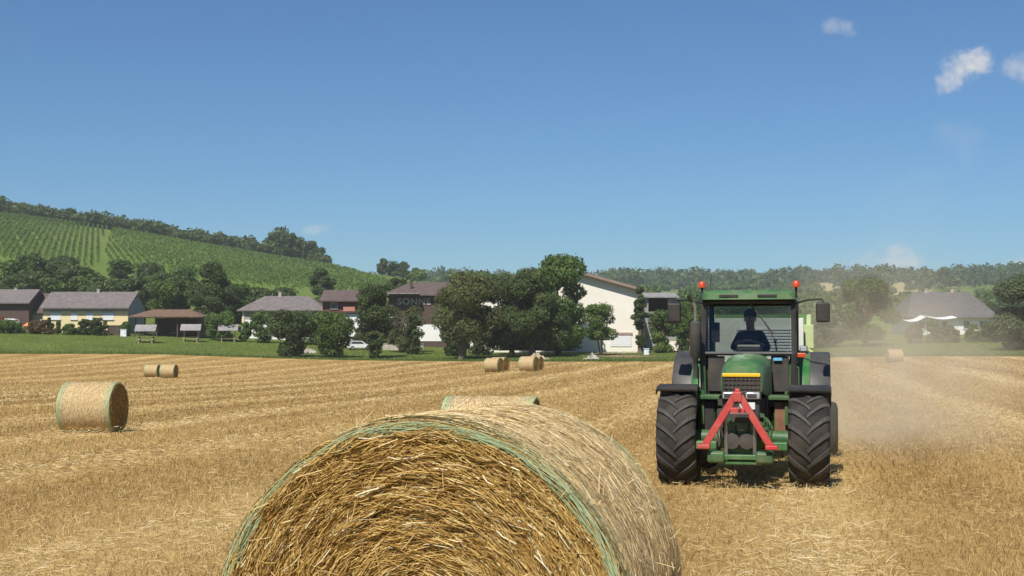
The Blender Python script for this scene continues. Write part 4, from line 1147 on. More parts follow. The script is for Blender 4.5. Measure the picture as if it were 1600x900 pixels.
m = MB(); m.lathe([(.02, zrow(504, 231) - root.location.z), (.75, zrow(509, 231) - root.location.z), (.75, zrow(509.6, 231) - root.location.z), (.02, zrow(505, 231) - root.location.z)], 'z', n=10); m.build('canopy', M['orange'], root)
m = MB(); m.tube([(0, 0, -.2), (0, 0, zrow(505, 231) - root.location.z)], .025, 6); m.build('pole', M['metal'], root)
root = empty('flower_bush', gpos(3, 231)); tag(root, 'red flowering bush at the left frame edge', 'bush')
LM['flower'] = leaf_mat('red_flowers', (0.03, 0.06, 0.015), (0.45, 0.04, 0.05))
c_, _, _ = crown_mesh('foliage', 1.8, 2.6, 1.4, 'dome', 900, .2, 5, LM['flower'], parent=root)

# ------------------------------------------------------------------ tractor
M.update(
    green=simple('green_paint', (0.012, 0.135, 0.030), .42, .15, 5, spec=.45, dust=(0.32, 0.26, 0.16), dustamt=.6),
    dgreen=simple('dusty_green_paint', (0.020, 0.105, 0.030), .5, .2, 5, spec=.4, dust=(0.26, 0.21, 0.13), dustamt=.55),
    jyellow=simple('yellow_stripe', (0.72, 0.46, 0.02), .4, .08, 3),
    red=simple('red_paint', (0.50, 0.025, 0.03), .5, .2, 9, dust=(0.36, 0.22, 0.15), dustamt=.5),
    rubber=simple('dusty_rubber', (0.026, 0.025, 0.024), .85, .3, 5, spec=.2, dust=(0.16, 0.13, 0.09), dustamt=.35),
    lug=simple('worn_lug_rubber', (0.05, 0.049, 0.048), .7, .25, 6, spec=.3, dust=(0.16, 0.13, 0.09), dustamt=.3),
    black=simple('black_plastic', (0.016, 0.016, 0.017), .6, .2, 5, dust=(0.16, 0.13, 0.09), dustamt=.3),
    dark=simple('dark_castings', (0.03, 0.03, 0.03), .8, .3, 5, dust=(0.18, 0.14, 0.09), dustamt=.4),
    greyp=simple('grey_fender', (0.04, 0.041, 0.043), .5, .12, 4, dust=(0.25, 0.21, 0.15), dustamt=.3),
    rust=simple('rusty_panel', (0.23, 0.115, 0.06), .85, .3, 5), steel=simple('bare_steel', (0.35, 0.34, 0.33), .4, .15, 6, .8),
    lens=simple('lamp_lens', (0.36, 0.38, 0.40), .1, .05, 3, spec=.8), amber=simple('amber_lens', (0.55, 0.07, 0.018), .25, .08, 5, spec=.6),
    plate=simple('number_plate', (0.72, 0.72, 0.70), .5, .04, 5), shield=simple('pale_shield', (0.62, 0.64, 0.58), .5, .1, 3), pale=simple('pale_dash', (0.42, 0.38, 0.34), .7, .1, 5),
    balerg=simple('baler_green', (0.10, 0.20, 0.05), .5, .15, 3, dust=(0.34, 0.28, 0.17), dustamt=.5), balery=simple('baler_yellow', (0.70, 0.58, 0.20), .5, .1, 3),
    palepanel=simple('pale_green_panel', (0.45, 0.52, 0.26), .5, .1, 3))
m_, n_, out_ = new_mat('cab_glass')
tr = N(n_, 'ShaderNodeBsdfTransparent'); tr.inputs[0].default_value = (.74, .76, .74, 1)
gl = N(n_, 'ShaderNodeBsdfGlossy'); gl.inputs['Roughness'].default_value = .06; gl.inputs[0].default_value = (.9, .95, 1, 1)
fr = N(n_, 'ShaderNodeFresnel'); fr.inputs[0].default_value = 1.38
mx_ = N(n_, 'ShaderNodeMixShader'); n_.links.new(fr.outputs[0], mx_.inputs[0]); n_.links.new(tr.outputs[0], mx_.inputs[1]); n_.links.new(gl.outputs[0], mx_.inputs[2]); n_.links.new(mx_.outputs[0], out_.inputs[0])
M['cabglass'] = m_

YAW = R(13)
tp = gpos(1161, 20.0); tp.z -= .02
tractor = empty('tractor', tp, -YAW)
tag(tractor, 'green farm tractor with red front hitch frame driving towards us', 'tractor')
def tyre_profile(Rt, w, rimr):
    h = w / 2
    return [(rimr, -h * .72), (rimr + .06, -h * .9), ((Rt + rimr) / 2, -h), (Rt - .10, -h * .97), (Rt - .045, -h * .82), (Rt - .02, -h * .45), (Rt - .012, 0),
            (Rt - .02, h * .45), (Rt - .045, h * .82), (Rt - .10, h * .97), ((Rt + rimr) / 2, h), (rimr + .06, h * .9), (rimr, h * .72)]
def wheel(parent, x, y, Rt, w, rimr, nl, sgn, rimmat, lugs=True):
    """wheel on the x axis; lug chevrons point down on the side that faces us"""
    prof = [(.02, -.10 * sgn), (rimr * .55, -.10 * sgn), (rimr * .8, .08 * sgn), (rimr - .02, w * .30 * sgn), (rimr + .01, w * .36 * sgn), (rimr + .01, -w * .36 * sgn), (rimr - .03, -w * .36 * sgn), (rimr - .05, -.05 * sgn), (.02, -.06 * sgn)]
    rim = MB().lathe(prof, 'x', (x, y, Rt), 40).build('wheel', rimmat, parent, smooth=True)
    m = MB(); m.lathe(tyre_profile(Rt, w, rimr), 'x', (x, y, Rt), 64, True)
    ty = m.build('tyre', M['rubber'], rim, smooth=True)
    if not lugs: return rim
    m = MB(); K = 7; hw = w / 2
    for s in (-1, 1):
        for i in range(nl):
            p0 = 2 * math.pi * (i + (0 if s < 0 else .5)) / nl
            rings = []
            for k in range(K):
                t = k / (K - 1); lat = s * (0.0 * hw + t * hw * .99 - s * 0)
                lat = s * (-.04 * w + t * (hw * .98 + .04 * w))
                a = p0 + (.27 / Rt) * (t ** .85)
                top = Rt + (.008 if t < .75 else .008 - (t - .75) * .22) ; bot = Rt - .06 - (.0 if t < .8 else (t - .8) * .3)
                wd = (.05 + .025 * t) / Rt
                def pt(rad, aa): return (x + lat, y - rad * math.cos(aa), Rt + rad * math.sin(aa))
                rings.append([pt(bot, a - wd * .75), pt(top, a - wd * .5), pt(top, a + wd * .5), pt(bot, a + wd * .75)])
            m.loft(rings)
    m.build('tread_lugs', M['lug'], rim, bevel=0)
    return rim
for sx in (-1, 1):
    wheel(tractor, sx * .948, 0, .70, .585, .36, 17, sx, M['jyellow'])
    wheel(tractor, sx * .93, 2.75, .93, .66, .48, 24, sx, M['jyellow'])
def fender(x0, x1, yc, zc, rad, a0, a1, mat, name, th=.025, lip=.06):
    K = 16; m = MB(); rings = []
    for k in range(K + 1):
        a = a0 + (a1 - a0) * k / K
        c, s = -math.cos(a), math.sin(a)
        ring = [(x0, rad - lip), (x0, rad), (x0 + .03, rad + th), (x1 - .03, rad + th), (x1, rad), (x1, rad - lip), (x1 - .02, rad - lip), (x1 - .02, rad - .005), (x0 + .02, rad - .005), (x0 + .02, rad - lip)]
        rings.append([(xx, yc + c * rr_, zc + s * rr_) for xx, rr_ in ring])
    m.loft(rings); return m.build(name, mat, tractor, smooth=True)
for sx in (-1, 1):
    a, b = sorted((sx * .66, sx * 1.27)); fender(a, b, 0, .70, .775, R(66), R(140), M['black'], 'front_fender')
    m = MB(); m.tube([(sx * .62, .12, .9), (sx * .62, .18, 1.38), (sx * .8, .1, 1.47)], .03, 6); m.build('fender_bracket', M['dgreen'], tractor)
    a, b = sorted((sx * .62, sx * 1.27)); rf_ = fender(a, b, 2.75, .93, 1.0, R(-4), R(150), M['greyp'], 'rear_fender')
    a, b = sorted((sx * .62, sx * .95)); fender(a, b, 2.75, .93, 1.03, R(2), R(120), M['green'], 'fender_top_panel', lip=.2)
# bonnet: rounded loft
rings = []
for y, w, zt, zb in ((-.56, .53, 1.70, 1.42), (-.54, .58, 1.78, 1.42), (-.42, .61, 1.84, 1.40), (-.1, .64, 1.89, 1.36), (.5, .68, 1.925, 1.30), (1.28, .74, 1.94, 1.25)):
    ring = []
    h = w / 2; rc = .20
    for k in range(0, 9):
        a = math.pi * k / 8
        if k <= 4: cx_, sgn_ = h - rc, 1
        else: cx_, sgn_ = -(h - rc), -1
        ca, sa = math.cos(a), math.sin(a)
        ring.append((cx_ + rc * ca if k != 4 else h - rc, y, zt - rc * .75 + rc * .75 * sa))
    ring.append((-(h - rc) , y, zt)); 
    ring = sorted([q for q in ring], key=lambda q: -math.atan2(q[2] - (zt - rc * .75) + 1e-6, q[0]) ) if False else ring
    pts = [(h, y, zb), (h, y, zt - .2), (h - .03, y, zt - .11), (h - .09, y, zt - .045), (h - .19, y, zt - .012), (0.0, y, zt), (-(h - .19), y, zt - .012), (-(h - .09), y, zt - .045), (-(h - .03), y, zt - .11), (-h, y, zt - .2), (-h, y, zb)]
    rings.append(pts)
bon = MB().loft(rings).build('bonnet', M['green'], tractor, smooth=True)
MB().box((0, -.572, 1.655), (.545, .03, .055)).build('bonnet_stripe', M['jyellow'], bon, bevel=.01)
m = MB(); m.box((0, -.50, 1.525), (.55, .13, .215))
for k in range(9): m.box((-.24 + k * .06, -.575, 1.525), (.014, .03, .20))
for k in range(3): m.box((0, -.572, 1.46 + k * .065), (.53, .02, .012))
m.build('grille', M['dark'], bon)
hb = MB().box((0, -.53, 1.36), (.57, .13, .13)).build('headlight_panel', M['black'], bon, bevel=.015)
for sx in (-1, 1):
    MB().box((sx * .165, -.60, 1.36), (.20, .04, .10)).build('headlight', M['lens'], hb, bevel=.02)
    MB().box((sx * .165 - .01, -.612, 1.36), (.14, .03, .06)).build('lamp_reflector', M['dark'], hb, bevel=.012)
m = MB(); m.box((0, -.30, 1.12), (.52, .5, .36)); m.box((0, .45, 1.0), (.62, 1.2, .62)); m.box((0, 1.6, .95), (.6, 1.6, .6)); m.build('engine_block', M['dark'], tractor, bevel=.03)
MB().box((.085, -.565, 1.215), (.22, .015, .11)).build('number_plate', M['plate'], tractor, bevel=.005)
# front axle, chassis, hitch
m = MB(); m.tube([(-.72, 0, .70), (-.45, 0, .72), (-.2, 0, .70), (.2, 0, .70), (.45, 0, .72), (.72, 0, .70)], [.13, .10, .16, .16, .10, .13], 14); m.build('front_axle', M['dgreen'], tractor, smooth=True)
m = MB(); m.box((0, -.45, .88), (.36, .6, .22)); m.box((0, -.66, .60), (.40, .2, .34)); m.box((-.15, -.72, .86), (.05, .12, .34)); m.box((.15, -.72, .86), (.05, .12, .34)); m.build('front_support', M['dgreen'], tractor, bevel=.02)
m = MB(); m.box((-.30, -.30, 1.02), (.12, .3, .26)); m.box((.02, -.74, 1.02), (.20, .08, .07)); m.tube([(-.26, -.5, 1.1), (-.30, -.7, .92), (-.22, -.72, .66)], .018, 6); m.tube([(-.30, -.45, 1.14), (-.36, -.62, .98), (-.30, -.7, .58)], .016, 6); m.tube([(-.10, -.62, 1.12), (-.07, -.76, .9), (-.04, -.74, .72)], .016, 6); m.tube([(.10, -.60, 1.10), (.12, -.77, .94), (.06, -.75, .7)], .014, 6); m.build('front_couplings', M['dark'], tractor)
m = MB(); m.lathe([(.001, -.03), (.11, -.02), (.12, .02), (.10, .06)], 'y', (.09, -.85, .72), 18); m.lathe([(.001, -.03), (.11, -.02), (.12, .02), (.10, .06)], 'y', (-.12, -.85, .72), 18); m.build('pto_guard', M['dark'], tractor, smooth=True)
for sx in (-1, 1):
    m = MB(); m.box((sx * .34, -.80, .50), (.24, .30, .17)); m.box((sx * .34, -.98, .50), (.24, .06, .15)); m.build('hitch_bracket', M['dgreen'], tractor, bevel=.03)
    m = MB(); m.box((sx * .50, -.55, .64), (.30, .2, .12)); m.build('hitch_beam', M['green'], tractor, bevel=.02)
    m = MB(); m.tube([(sx * .2, -.86, .5), (sx * .2, -.88, .95)], .028, 8); m.tube([(sx * .2, -.88, .9), (sx * .2, -.9, 1.1)], .018, 8); m.build('hitch_ram', M['steel'], tractor)
    m = MB(); m.box((sx * .56, .45, 1.02), (.26, .5, .46)); sb = m.build('side_box', M['dgreen'], tractor, bevel=.02)
    MB().box((sx * .56, .18, 1.02), (.225, .03, .44)).build('box_front', M['rust'] if sx > 0 else M['black'], sb, bevel=.01)
    m = MB(); m.box((sx * .53, .3, 1.30), (.34, .5, .06)); m.build('side_shelf', M['dgreen'], tractor, bevel=.01)
m = MB(); m.box((0, -.86, .50), (.50, .12, .07)); m.box((0, -.84, .42), (.60, .1, .05)); m.build('hitch_crossbar', M['green'], tractor, bevel=.01)
# hoses and couplings beside the hitch
m = MB(); hr_ = random.Random(3)
for k in range(7):
    x0_ = .27 + .035 * (k % 4); m.tube([(x0_, -.55, 1.10 - .03 * k), (x0_ + .07, -.68, 1.05 - .05 * k), (x0_ + .03, -.62, .78 - .02 * k)], .016, 6)
for k in range(4): m.box((.30 + .05 * (k % 2), -.64, 1.08 - .06 * k), (.06, .07, .05))
m.build('hydraulic_hoses', M['dgreen'], tractor)
m = MB()
for sx in (-1, 1):
    a, b = Vector((sx * .035 - .03, -1.0, 1.37)), Vector((sx * .46 - .03, -1.02, .665)); d_ = (b - a); L_ = d_.length
    rot = Matrix.Rotation(-math.atan2(d_.z, d_.x) , 3, 'Y')
    m.box((a + b) / 2, (L_, .08, .10), rot)
    m.box((sx * .47 - .03, -1.02, .655), (.17, .13, .06))
m.box((-.03, -1.02, 1.36), (.12, .11, .14)); m.box((-.03, -1.03, 1.16), (.20, .05, .10)); m.box((-.03, -1.0, 1.44), (.07, .05, .07))
m.build('red_hitch_frame', M['red'], tractor, bevel=.012)
m = MB(); m.box((0, -1.07, 1.13), (.26, .02, .018)); m.lathe([(.001, -.03), (.022, -.03), (.022, .03), (.001, .03)], 'y', (0, -1.07, 1.21), 10); m.build('hitch_pin', M['steel'], tractor)
# cab
cab = empty('cab', (0, 0, 0)); cab.parent = tractor
cy0, cy1 = 1.42, 3.05
m = MB()
for sx in (-1, 1):
    m.tube([(sx * .70, cy0 - .10, 1.25), (sx * .715, cy0 - .10, 1.93), (sx * .70, cy0 + .12, 2.80)], [.055, .05, .045], 6)
    m.tube([(sx * .74, cy0 + .85, 1.2), (sx * .74, cy0 + .85, 2.80)], .035, 6)
    m.tube([(sx * .70, cy1, 1.4), (sx * .70, cy1 - .05, 2.80)], .05, 6)
    m.tube([(sx * .70, cy0 + .1, 2.77), (sx * .70, cy1, 2.77)], .04, 6)
m.tube([(-.7, cy0 - .10, 1.94), (.7, cy0 - .10, 1.94)], .035, 6); m.tube([(-.68, cy0 + .1, 2.77), (.68, cy0 + .1, 2.77)], .045, 6)
m.tube([(-.68, cy1 - .03, 2.77), (.68, cy1 - .03, 2.77)], .045, 6); m.tube([(-.68, cy1, 1.75), (.68, cy1, 1.75)], .04, 6)
m.build('cab_frame', M['black'], cab)
m = MB(); m.box((0, cy0 + .7, 1.16), (1.36, 1.6, .10)); m.box((0, cy0 + .02, 1.42), (1.34, .06, .50)); m.build('cab_floor', M['dark'], cab, bevel=.01)
rings = []
for z, w, y0, y1 in ((2.795, 1.40, cy0 + .02, cy1 + .08), (2.80, 1.47, cy0 - .10, cy1 + .12), (2.90, 1.46, cy0 - .08, cy1 + .11), (2.945, 1.38, cy0 - .0, cy1 + .05), (2.96, 1.1, cy0 + .25, cy1 - .15)):
    h = w / 2; c = .10; yy0, yy1 = y0, y1
    rings.append([(-h + c, yy0, z), (h - c, yy0, z), (h - c * .3, yy0 + c * .3, z), (h, yy0 + c, z), (h, yy1 - c, z), (h - c, yy1, z), (-h + c, yy1, z), (-h, yy1 - c, z), (-h, yy0 + c, z), (-h + c * .3, yy0 + c * .3, z)])
roof = MB().loft(rings).build('roof', M['green'], cab, smooth=True)
for sx in (-1, 1):
    v_ = MB().box((sx * .30, cy0 - .096, 2.855), (.30, .02, .045)).build('roof_vent', M['black'], roof, bevel=.005)
def quadglass(name, P, nrm=(0, 1, 0), t=.008):
    m = MB(); a = [Vector(p) for p in P]; n3 = (a[1] - a[0]).cross(a[3] - a[0]).normalized() * t
    m.add([tuple(p) for p in a] + [tuple(p + n3) for p in a], [(0, 1, 2, 3), (7, 6, 5, 4), (0, 4, 5, 1), (1, 5, 6, 2), (2, 6, 7, 3), (3, 7, 4, 0)])
    return m.build(name, M['cabglass'], cab)
ws = quadglass('windscreen', [(-.66, cy0 - .10, 1.97), (.66, cy0 - .10, 1.97), (.655, cy0 + .10, 2.735), (-.655, cy0 + .10, 2.735)])
quadglass('rear_window', [(-.65, cy1, 1.8), (.65, cy1, 1.8), (.65, cy1 - .04, 2.73), (-.65, cy1 - .04, 2.73)])
for sx in (-1, 1):
    quadglass('door_glass', [(sx * .72, cy0 - .02, 1.5), (sx * .74, cy0 + .81, 1.35), (sx * .74, cy0 + .81, 2.73), (sx * .705, cy0 + .15, 2.73)])
    quadglass('side_window', [(sx * .74, cy0 + .89, 1.95), (sx * .71, cy1 - .06, 1.95), (sx * .71, cy1 - .09, 2.73), (sx * .74, cy0 + .89, 2.73)])
    m = MB(); m.box((sx * .50, cy0 - .06, 1.62), (.26, .05, .56)); m.build('lower_window', M['dark'], cab, bevel=.01)
m = MB(); m.tube([(.02, cy0 + .06, 2.75), (.40, cy0 - .045, 2.25)], .012, 5); m.tube([(.20, cy0 - .0, 2.52), (.46, cy0 - .075, 2.10)], .009, 5); m.build('wiper', M['black'], ws)
m = MB(); m.box((0, cy0 + .24, 1.80), (.42, .34, .5)); m.build('dashboard', M['black'], cab, bevel=.05)
MB().box((0, cy0 + .17, 2.055), (.36, .2, .05)).build('dash_hood', M['pale'], cab, bevel=.02)
m = MB(); K = 28; swr = .19
tor = []
rotw = Matrix.Rotation(R(-38), 3, 'X')
for k in range(K + 1):
    a = 2 * math.pi * k / K; tor.append(Vector((-.02, cy0 + .52, 2.03)) + rotw @ Vector((swr * math.cos(a), swr * math.sin(a), 0)))
m.tube(tor, .016, 8, False)
for a in (R(90), R(210), R(330)): m.tube([Vector((-.02, cy0 + .52, 2.03)), Vector((-.02, cy0 + .52, 2.03)) + rotw @ Vector((swr * math.cos(a), swr * math.sin(a), 0))], .012, 6)
m.tube([(-.02, cy0 + .52, 2.03), (-.02, cy0 + .3, 1.85)], .03, 8); m.build('steering_wheel', M['black'], cab, smooth=True)
seat = MB().box((0, cy0 + 1.0, 1.66), (.50, .50, .14)).build('seat', M['black'], cab, bevel=.05)
m = MB(); m.box((0, cy0 + 1.26, 1.98), (.46, .12, .56), Matrix.Rotation(R(8), 3, 'X')); m.build('backrest', M['black'], seat, bevel=.05)
m = MB(); m.box((0, cy0 + 1.0, 1.40), (.34, .36, .40)); m.build('seat_base', M['dark'], seat, bevel=.02)
m = MB(); m.box((.44, cy0 + .95, 1.82), (.22, .6, .30)); m.tube([(.42, cy0 + .72, 1.95), (.40, cy0 + .66, 2.12)], .014, 6); m.box((.40, cy0 + .65, 2.14), (.05, .05, .07)); m.build('control_console', M['black'], cab, bevel=.03)
m = MB(); m.tube([(-.56, cy0 + .3, 1.5), (-.56, cy0 + .3, 2.15)], .02, 6); m.box((-.54, cy0 + .32, 2.28), (.13, .08, .32)); m.build('monitor', M['black'], cab, bevel=.02)
# exhaust, beacons, mirrors, lamps
m = MB(); m.tube([(-.80, 1.02, 1.55), (-.80, 1.02, 1.85), (-.80, 1.02, 1.9), (-.80, 1.02, 2.42), (-.80, 1.02, 2.46)], [.04, .04, .088, .088, .04], 14); mf = m.build('exhaust', M['greyp'], tractor, smooth=True)
m = MB(); m.tube([(-.80, 1.02, 2.44), (-.80, 1.02, 2.62), (-.81, 1.01, 2.70), (-.83, 1.0, 2.75)], .028, 10); m.build('exhaust_pipe', M['steel'], mf, smooth=True)
m = MB(); m.tube([(-.85, 1.0, 2.75), (-.90, .98, 2.86)], [.022, .04], 10); m.build('exhaust_flap', M['black'], mf, smooth=True)
for sx in (-1, 1):
    bx = sx * .745
    m = MB(); m.tube([(sx * .70, cy0 + .22, 2.80), (bx, cy0 + .2, 2.84), (bx, cy0 + .2, 3.0)], .022, 8); bs = m.build('beacon_stalk', M['black'], cab)
    m = MB(); m.lathe([(.001, 3.0), (.06, 3.0), (.062, 3.02), (.056, 3.075), (.035, 3.10), (.001, 3.105)], 'z', (bx, cy0 + .2, 0), 18); m.build('beacon', M['amber'], bs, smooth=True)
    m = MB(); m.tube([(sx * .72, cy0 + .15, 2.74), (sx * .95, cy0 - .02, 2.79), (sx * 1.14, cy0 - .10, 2.80), (sx * 1.17, cy0 - .10, 2.74)], .015, 8); ma = m.build('mirror_arm', M['black'], cab)
    m = MB(); m.box((sx * 1.16, cy0 - .10, 2.59), (.21, .09, .31), Matrix.Rotation(R(8 * sx), 3, 'Z')); mh = m.build('mirror', M['black'], ma, bevel=.03, seg=3)
    m = MB(); m.box((sx * 1.165, cy0 - .046, 2.59), (.17, .012, .27), Matrix.Rotation(R(8 * sx), 3, 'Z')); m.build('mirror_glass', M['lens'], ma)
    m = MB(); m.tube([(sx * .72, cy0 - .1, 1.78), (sx * .84, cy0 - .18, 1.82), (sx * .86, cy0 - .18, 1.95)], .022, 6); lb = m.build('lamp_bracket', M['black'], cab)
    MB().box((sx * .86, cy0 - .21, 2.02), (.12, .08, .10)).build('work_lamp', M['greyp'], lb, bevel=.015)
    MB().box((sx * .86, cy0 - .255, 2.02), (.095, .015, .075)).build('lamp_lens', M['lens'], lb, bevel=.01)
    MB().box((sx * .83, cy0 - .22, 1.92), (.13, .06, .07)).build('indicator', M['amber'], lb, bevel=.01)
    m = MB(); m.tube([(sx * .64, .95, 1.2), (sx * .66, .95, 1.75)], .014, 6); m.tube([(sx * .78, 1.32, 1.3), (sx * .78, 1.3, 1.72), (sx * .73, 1.34, 1.76)], .014, 6); m.build('grab_rail', M['dgreen'], tractor)
    m = MB(); 
    for k in range(3): m.box((sx * .82, 1.45, .55 + .28 * k), (.30, .25, .03))
    for yy in (1.34, 1.56): m.box((sx * .68, yy, .82), (.03, .03, .62))
    m.build('cab_steps', M['black'], tractor)
MB().box((.46, cy0 - .125, 1.855), (.13, .01, .045)).build('blue_sticker', simple('blue_sticker', (0.15, 0.45, 0.70), .4, .05, 3), cab)
m = MB(); m.tube([(-.62, cy0 + .25, 2.94), (-.60, cy0 + .25, 3.22)], .006, 5); m.build('aerial', M['black'], cab)
m = MB(); m.tube([(-.8, 2.75, .93), (.8, 2.75, .93)], .14, 12); m.box((0, 2.6, .85), (.6, .8, .6)); m.box((0, 3.4, .55), (.12, .7, .1)); m.build('rear_axle', M['dgreen'], tractor, bevel=.02)

# ------------------------------------------------------------------ driver
def skin(name, joints, edges, mat, parent, root_v, sub=2):
    names = list(joints); me = bpy.data.meshes.new(name)
    me.from_pydata([joints[k][0] for k in names], [(names.index(a), names.index(b)) for a, b in edges], [])
    o = link(name, me, mat, parent)
    md = o.modifiers.new('skin', 'SKIN'); md.use_smooth_shade = True
    for i, k in enumerate(names):
        r_ = joints[k][1]; me.skin_vertices[0].data[i].radius = (r_, r_) if isinstance(r_, (int, float)) else r_
        me.skin_vertices[0].data[i].use_root = (k == root_v)
    s = o.modifiers.new('sub', 'SUBSURF'); s.levels = sub; s.render_levels = sub
    return o
dy = cy0 + .98
drv = empty('person', tractor.matrix_basis @ Vector((0, dy, 1.73)), -YAW)
tag(drv, 'driver in dark shirt sitting behind the windscreen with hands on the wheel', 'person')
M['skin'] = simple('skin_tone', (0.42, 0.25, 0.17), .6, .08, 8); M['shirt'] = simple('dark_shirt', (0.03, 0.027, 0.028), .85, .2, 8)
M['trouser'] = simple('dark_trousers', (0.03, 0.032, 0.04), .9, .2, 8); M['hair'] = simple('dark_hair', (0.018, 0.014, 0.012), .7, .3, 20)
hl, hr = Vector((-.16, -.40, .40)), Vector((.13, -.42, .37))
J = {'pelvis': ((0, 0, .10), (.15, .11)), 'belly': ((0, -.03, .26), (.145, .105)), 'chest': ((-.01, -.06, .42), (.16, .11)), 'neck0': ((-.01, -.08, .57), (.085, .075)), 'neck': ((-.01, -.10, .63), (.072, .072)),
     'jaw': ((-.015, -.135, .685), (.072, .08)), 'head': ((-.015, -.12, .76), (.088, .10)), 'crown': ((-.015, -.11, .835), (.07, .08)),
     'shl': ((-.19, -.06, .50), .07), 'ell': ((-.30, -.14, .27), .048), 'wrl': (tuple(hl + Vector((-.03, .08, .0))), .030), 'hal': (tuple(hl), (.04, .022)),
     'shr': ((.17, -.06, .50), .07), 'elr': ((.28, -.16, .26), .048), 'wrr': (tuple(hr + Vector((.03, .08, 0))), .030), 'har': (tuple(hr), (.04, .022)),
     'hipl': ((-.10, -.02, .07), .095), 'knl': ((-.15, -.46, .10), .065), 'anl': ((-.15, -.52, -.38), .042), 'tol': ((-.15, -.68, -.45), .035),
     'hipr': ((.10, -.02, .07), .095), 'knr': ((.15, -.46, .10), .065), 'anr': ((.15, -.52, -.38), .042), 'tor': ((.15, -.68, -.45), .035)}
E = [('pelvis', 'belly'), ('belly', 'chest'), ('chest', 'neck0'), ('neck0', 'neck'), ('neck', 'jaw'), ('jaw', 'head'), ('head', 'crown'), ('chest', 'shl'), ('shl', 'ell'), ('ell', 'wrl'), ('wrl', 'hal'),
     ('chest', 'shr'), ('shr', 'elr'), ('elr', 'wrr'), ('wrr', 'har'), ('pelvis', 'hipl'), ('hipl', 'knl'), ('knl', 'anl'), ('anl', 'tol'), ('pelvis', 'hipr'), ('hipr', 'knr'), ('knr', 'anr'), ('anr', 'tor')]
for s_, h_, sg in (('l', hl, -1), ('r', hr, 1)):
    for k, (dx_, L1) in enumerate(((-.028, .042), (-.009, .050), (.010, .047), (.028, .038))):
        a = h_ + Vector((dx_, -.03, .012)); b = h_ + Vector((dx_ * 1.1, -.03 - L1, -.002)); c = b + Vector((0, -.005, -.034))
        J[f'f{s_}{k}a'] = (tuple(a), .009); J[f'f{s_}{k}b'] = (tuple(b), .0085); J[f'f{s_}{k}c'] = (tuple(c), .007)
        E += [('ha' + s_, f'f{s_}{k}a'), (f'f{s_}{k}a', f'f{s_}{k}b'), (f'f{s_}{k}b', f'f{s_}{k}c')]
    a = h_ + Vector((-sg * .045, -.01, -.008)); b = a + Vector((-sg * .012, -.038, -.012))
    J[f't{s_}a'] = (tuple(a), .010); J[f't{s_}b'] = (tuple(b), .008); E += [('ha' + s_, f't{s_}a'), (f't{s_}a', f't{s_}b')]
body = skin('body', J, E, M['skin'], drv, 'pelvis')
gr = lambda k, f=1.12, o=(0, 0, 0): (tuple(Vector(J[k][0]) + Vector(o)), tuple(q * f for q in (J[k][1] if isinstance(J[k][1], tuple) else (J[k][1],) * 2)))
mid_l = (tuple(Vector(J['ell'][0]).lerp(Vector(J['wrl'][0]), .75)), (.045, .045)); mid_r = (tuple(Vector(J['elr'][0]).lerp(Vector(J['wrr'][0]), .75)), (.045, .045))
SJ = {'pelvis': gr('pelvis', 1.08, (0, 0, .02)), 'belly': gr('belly'), 'chest': gr('chest'), 'neck0': gr('neck0', 1.15, (0, 0, -.01)), 'shl': gr('shl', 1.16), 'ell': gr('ell', 1.25), 'cl': mid_l, 'shr': gr('shr', 1.16), 'elr': gr('elr', 1.25), 'cr': mid_r}
skin('shirt', SJ, [('pelvis', 'belly'), ('belly', 'chest'), ('chest', 'neck0'), ('chest', 'shl'), ('shl', 'ell'), ('ell', 'cl'), ('chest', 'shr'), ('shr', 'elr'), ('elr', 'cr')], M['shirt'], drv, 'pelvis')
TJ = {k: gr(k, 1.14) for k in ('pelvis', 'hipl', 'knl', 'anl', 'hipr', 'knr', 'anr')}
TJ['pelvis'] = gr('pelvis', 1.04, (0, 0, -.03))
skin('trousers', TJ, [('pelvis', 'hipl'), ('hipl', 'knl'), ('knl', 'anl'), ('pelvis', 'hipr'), ('hipr', 'knr'), ('knr', 'anr')], M['trouser'], drv, 'pelvis')
m = MB(); hc = Vector((-.015, -.095, .815)); rings = []
for j in range(9):
    t = j / 8; ph = R(-8) + (R(88) - R(-8)) * t
    rings.append([(hc.x + .106 * math.cos(ph) * math.cos(a), hc.y + .120 * math.cos(ph) * math.sin(a) - (0), hc.z + .125 * math.sin(ph) + (.035 if math.sin(a) < -.3 and t < .3 else 0)) for a in [2 * math.pi * k / 20 for k in range(20)]])
m.loft(rings); m.build('hair', M['hair'], drv, smooth=True)
m = MB(); fy = -.218
for sx in (-1, 1):
    m.lathe([(.001, -.01), (.011, -.008), (.013, 0), (.011, .008), (.001, .01)], 'y', (-.015 + sx * .032, fy + .012, .765), 10)
m.build('eyes', M['shutter'], drv, smooth=True)
m = MB(); m.tube([(-.015, fy + .005, .775), (-.015, fy - .014, .735), (-.015, fy + .01, .725)], [.008, .014, .012], 8)
for sx in (-1, 1): m.tube([(-.015 + sx * .083, -.115, .785), (-.015 + sx * .096, -.105, .76), (-.015 + sx * .083, -.118, .73)], [.012, .014, .01], 8)
m.tube([(-.04, fy + .012, .695), (-.015, fy + .002, .693), (.01, fy + .012, .695)], [.005, .008, .005], 6)
m.build('face_features', M['skin'], drv, smooth=True)

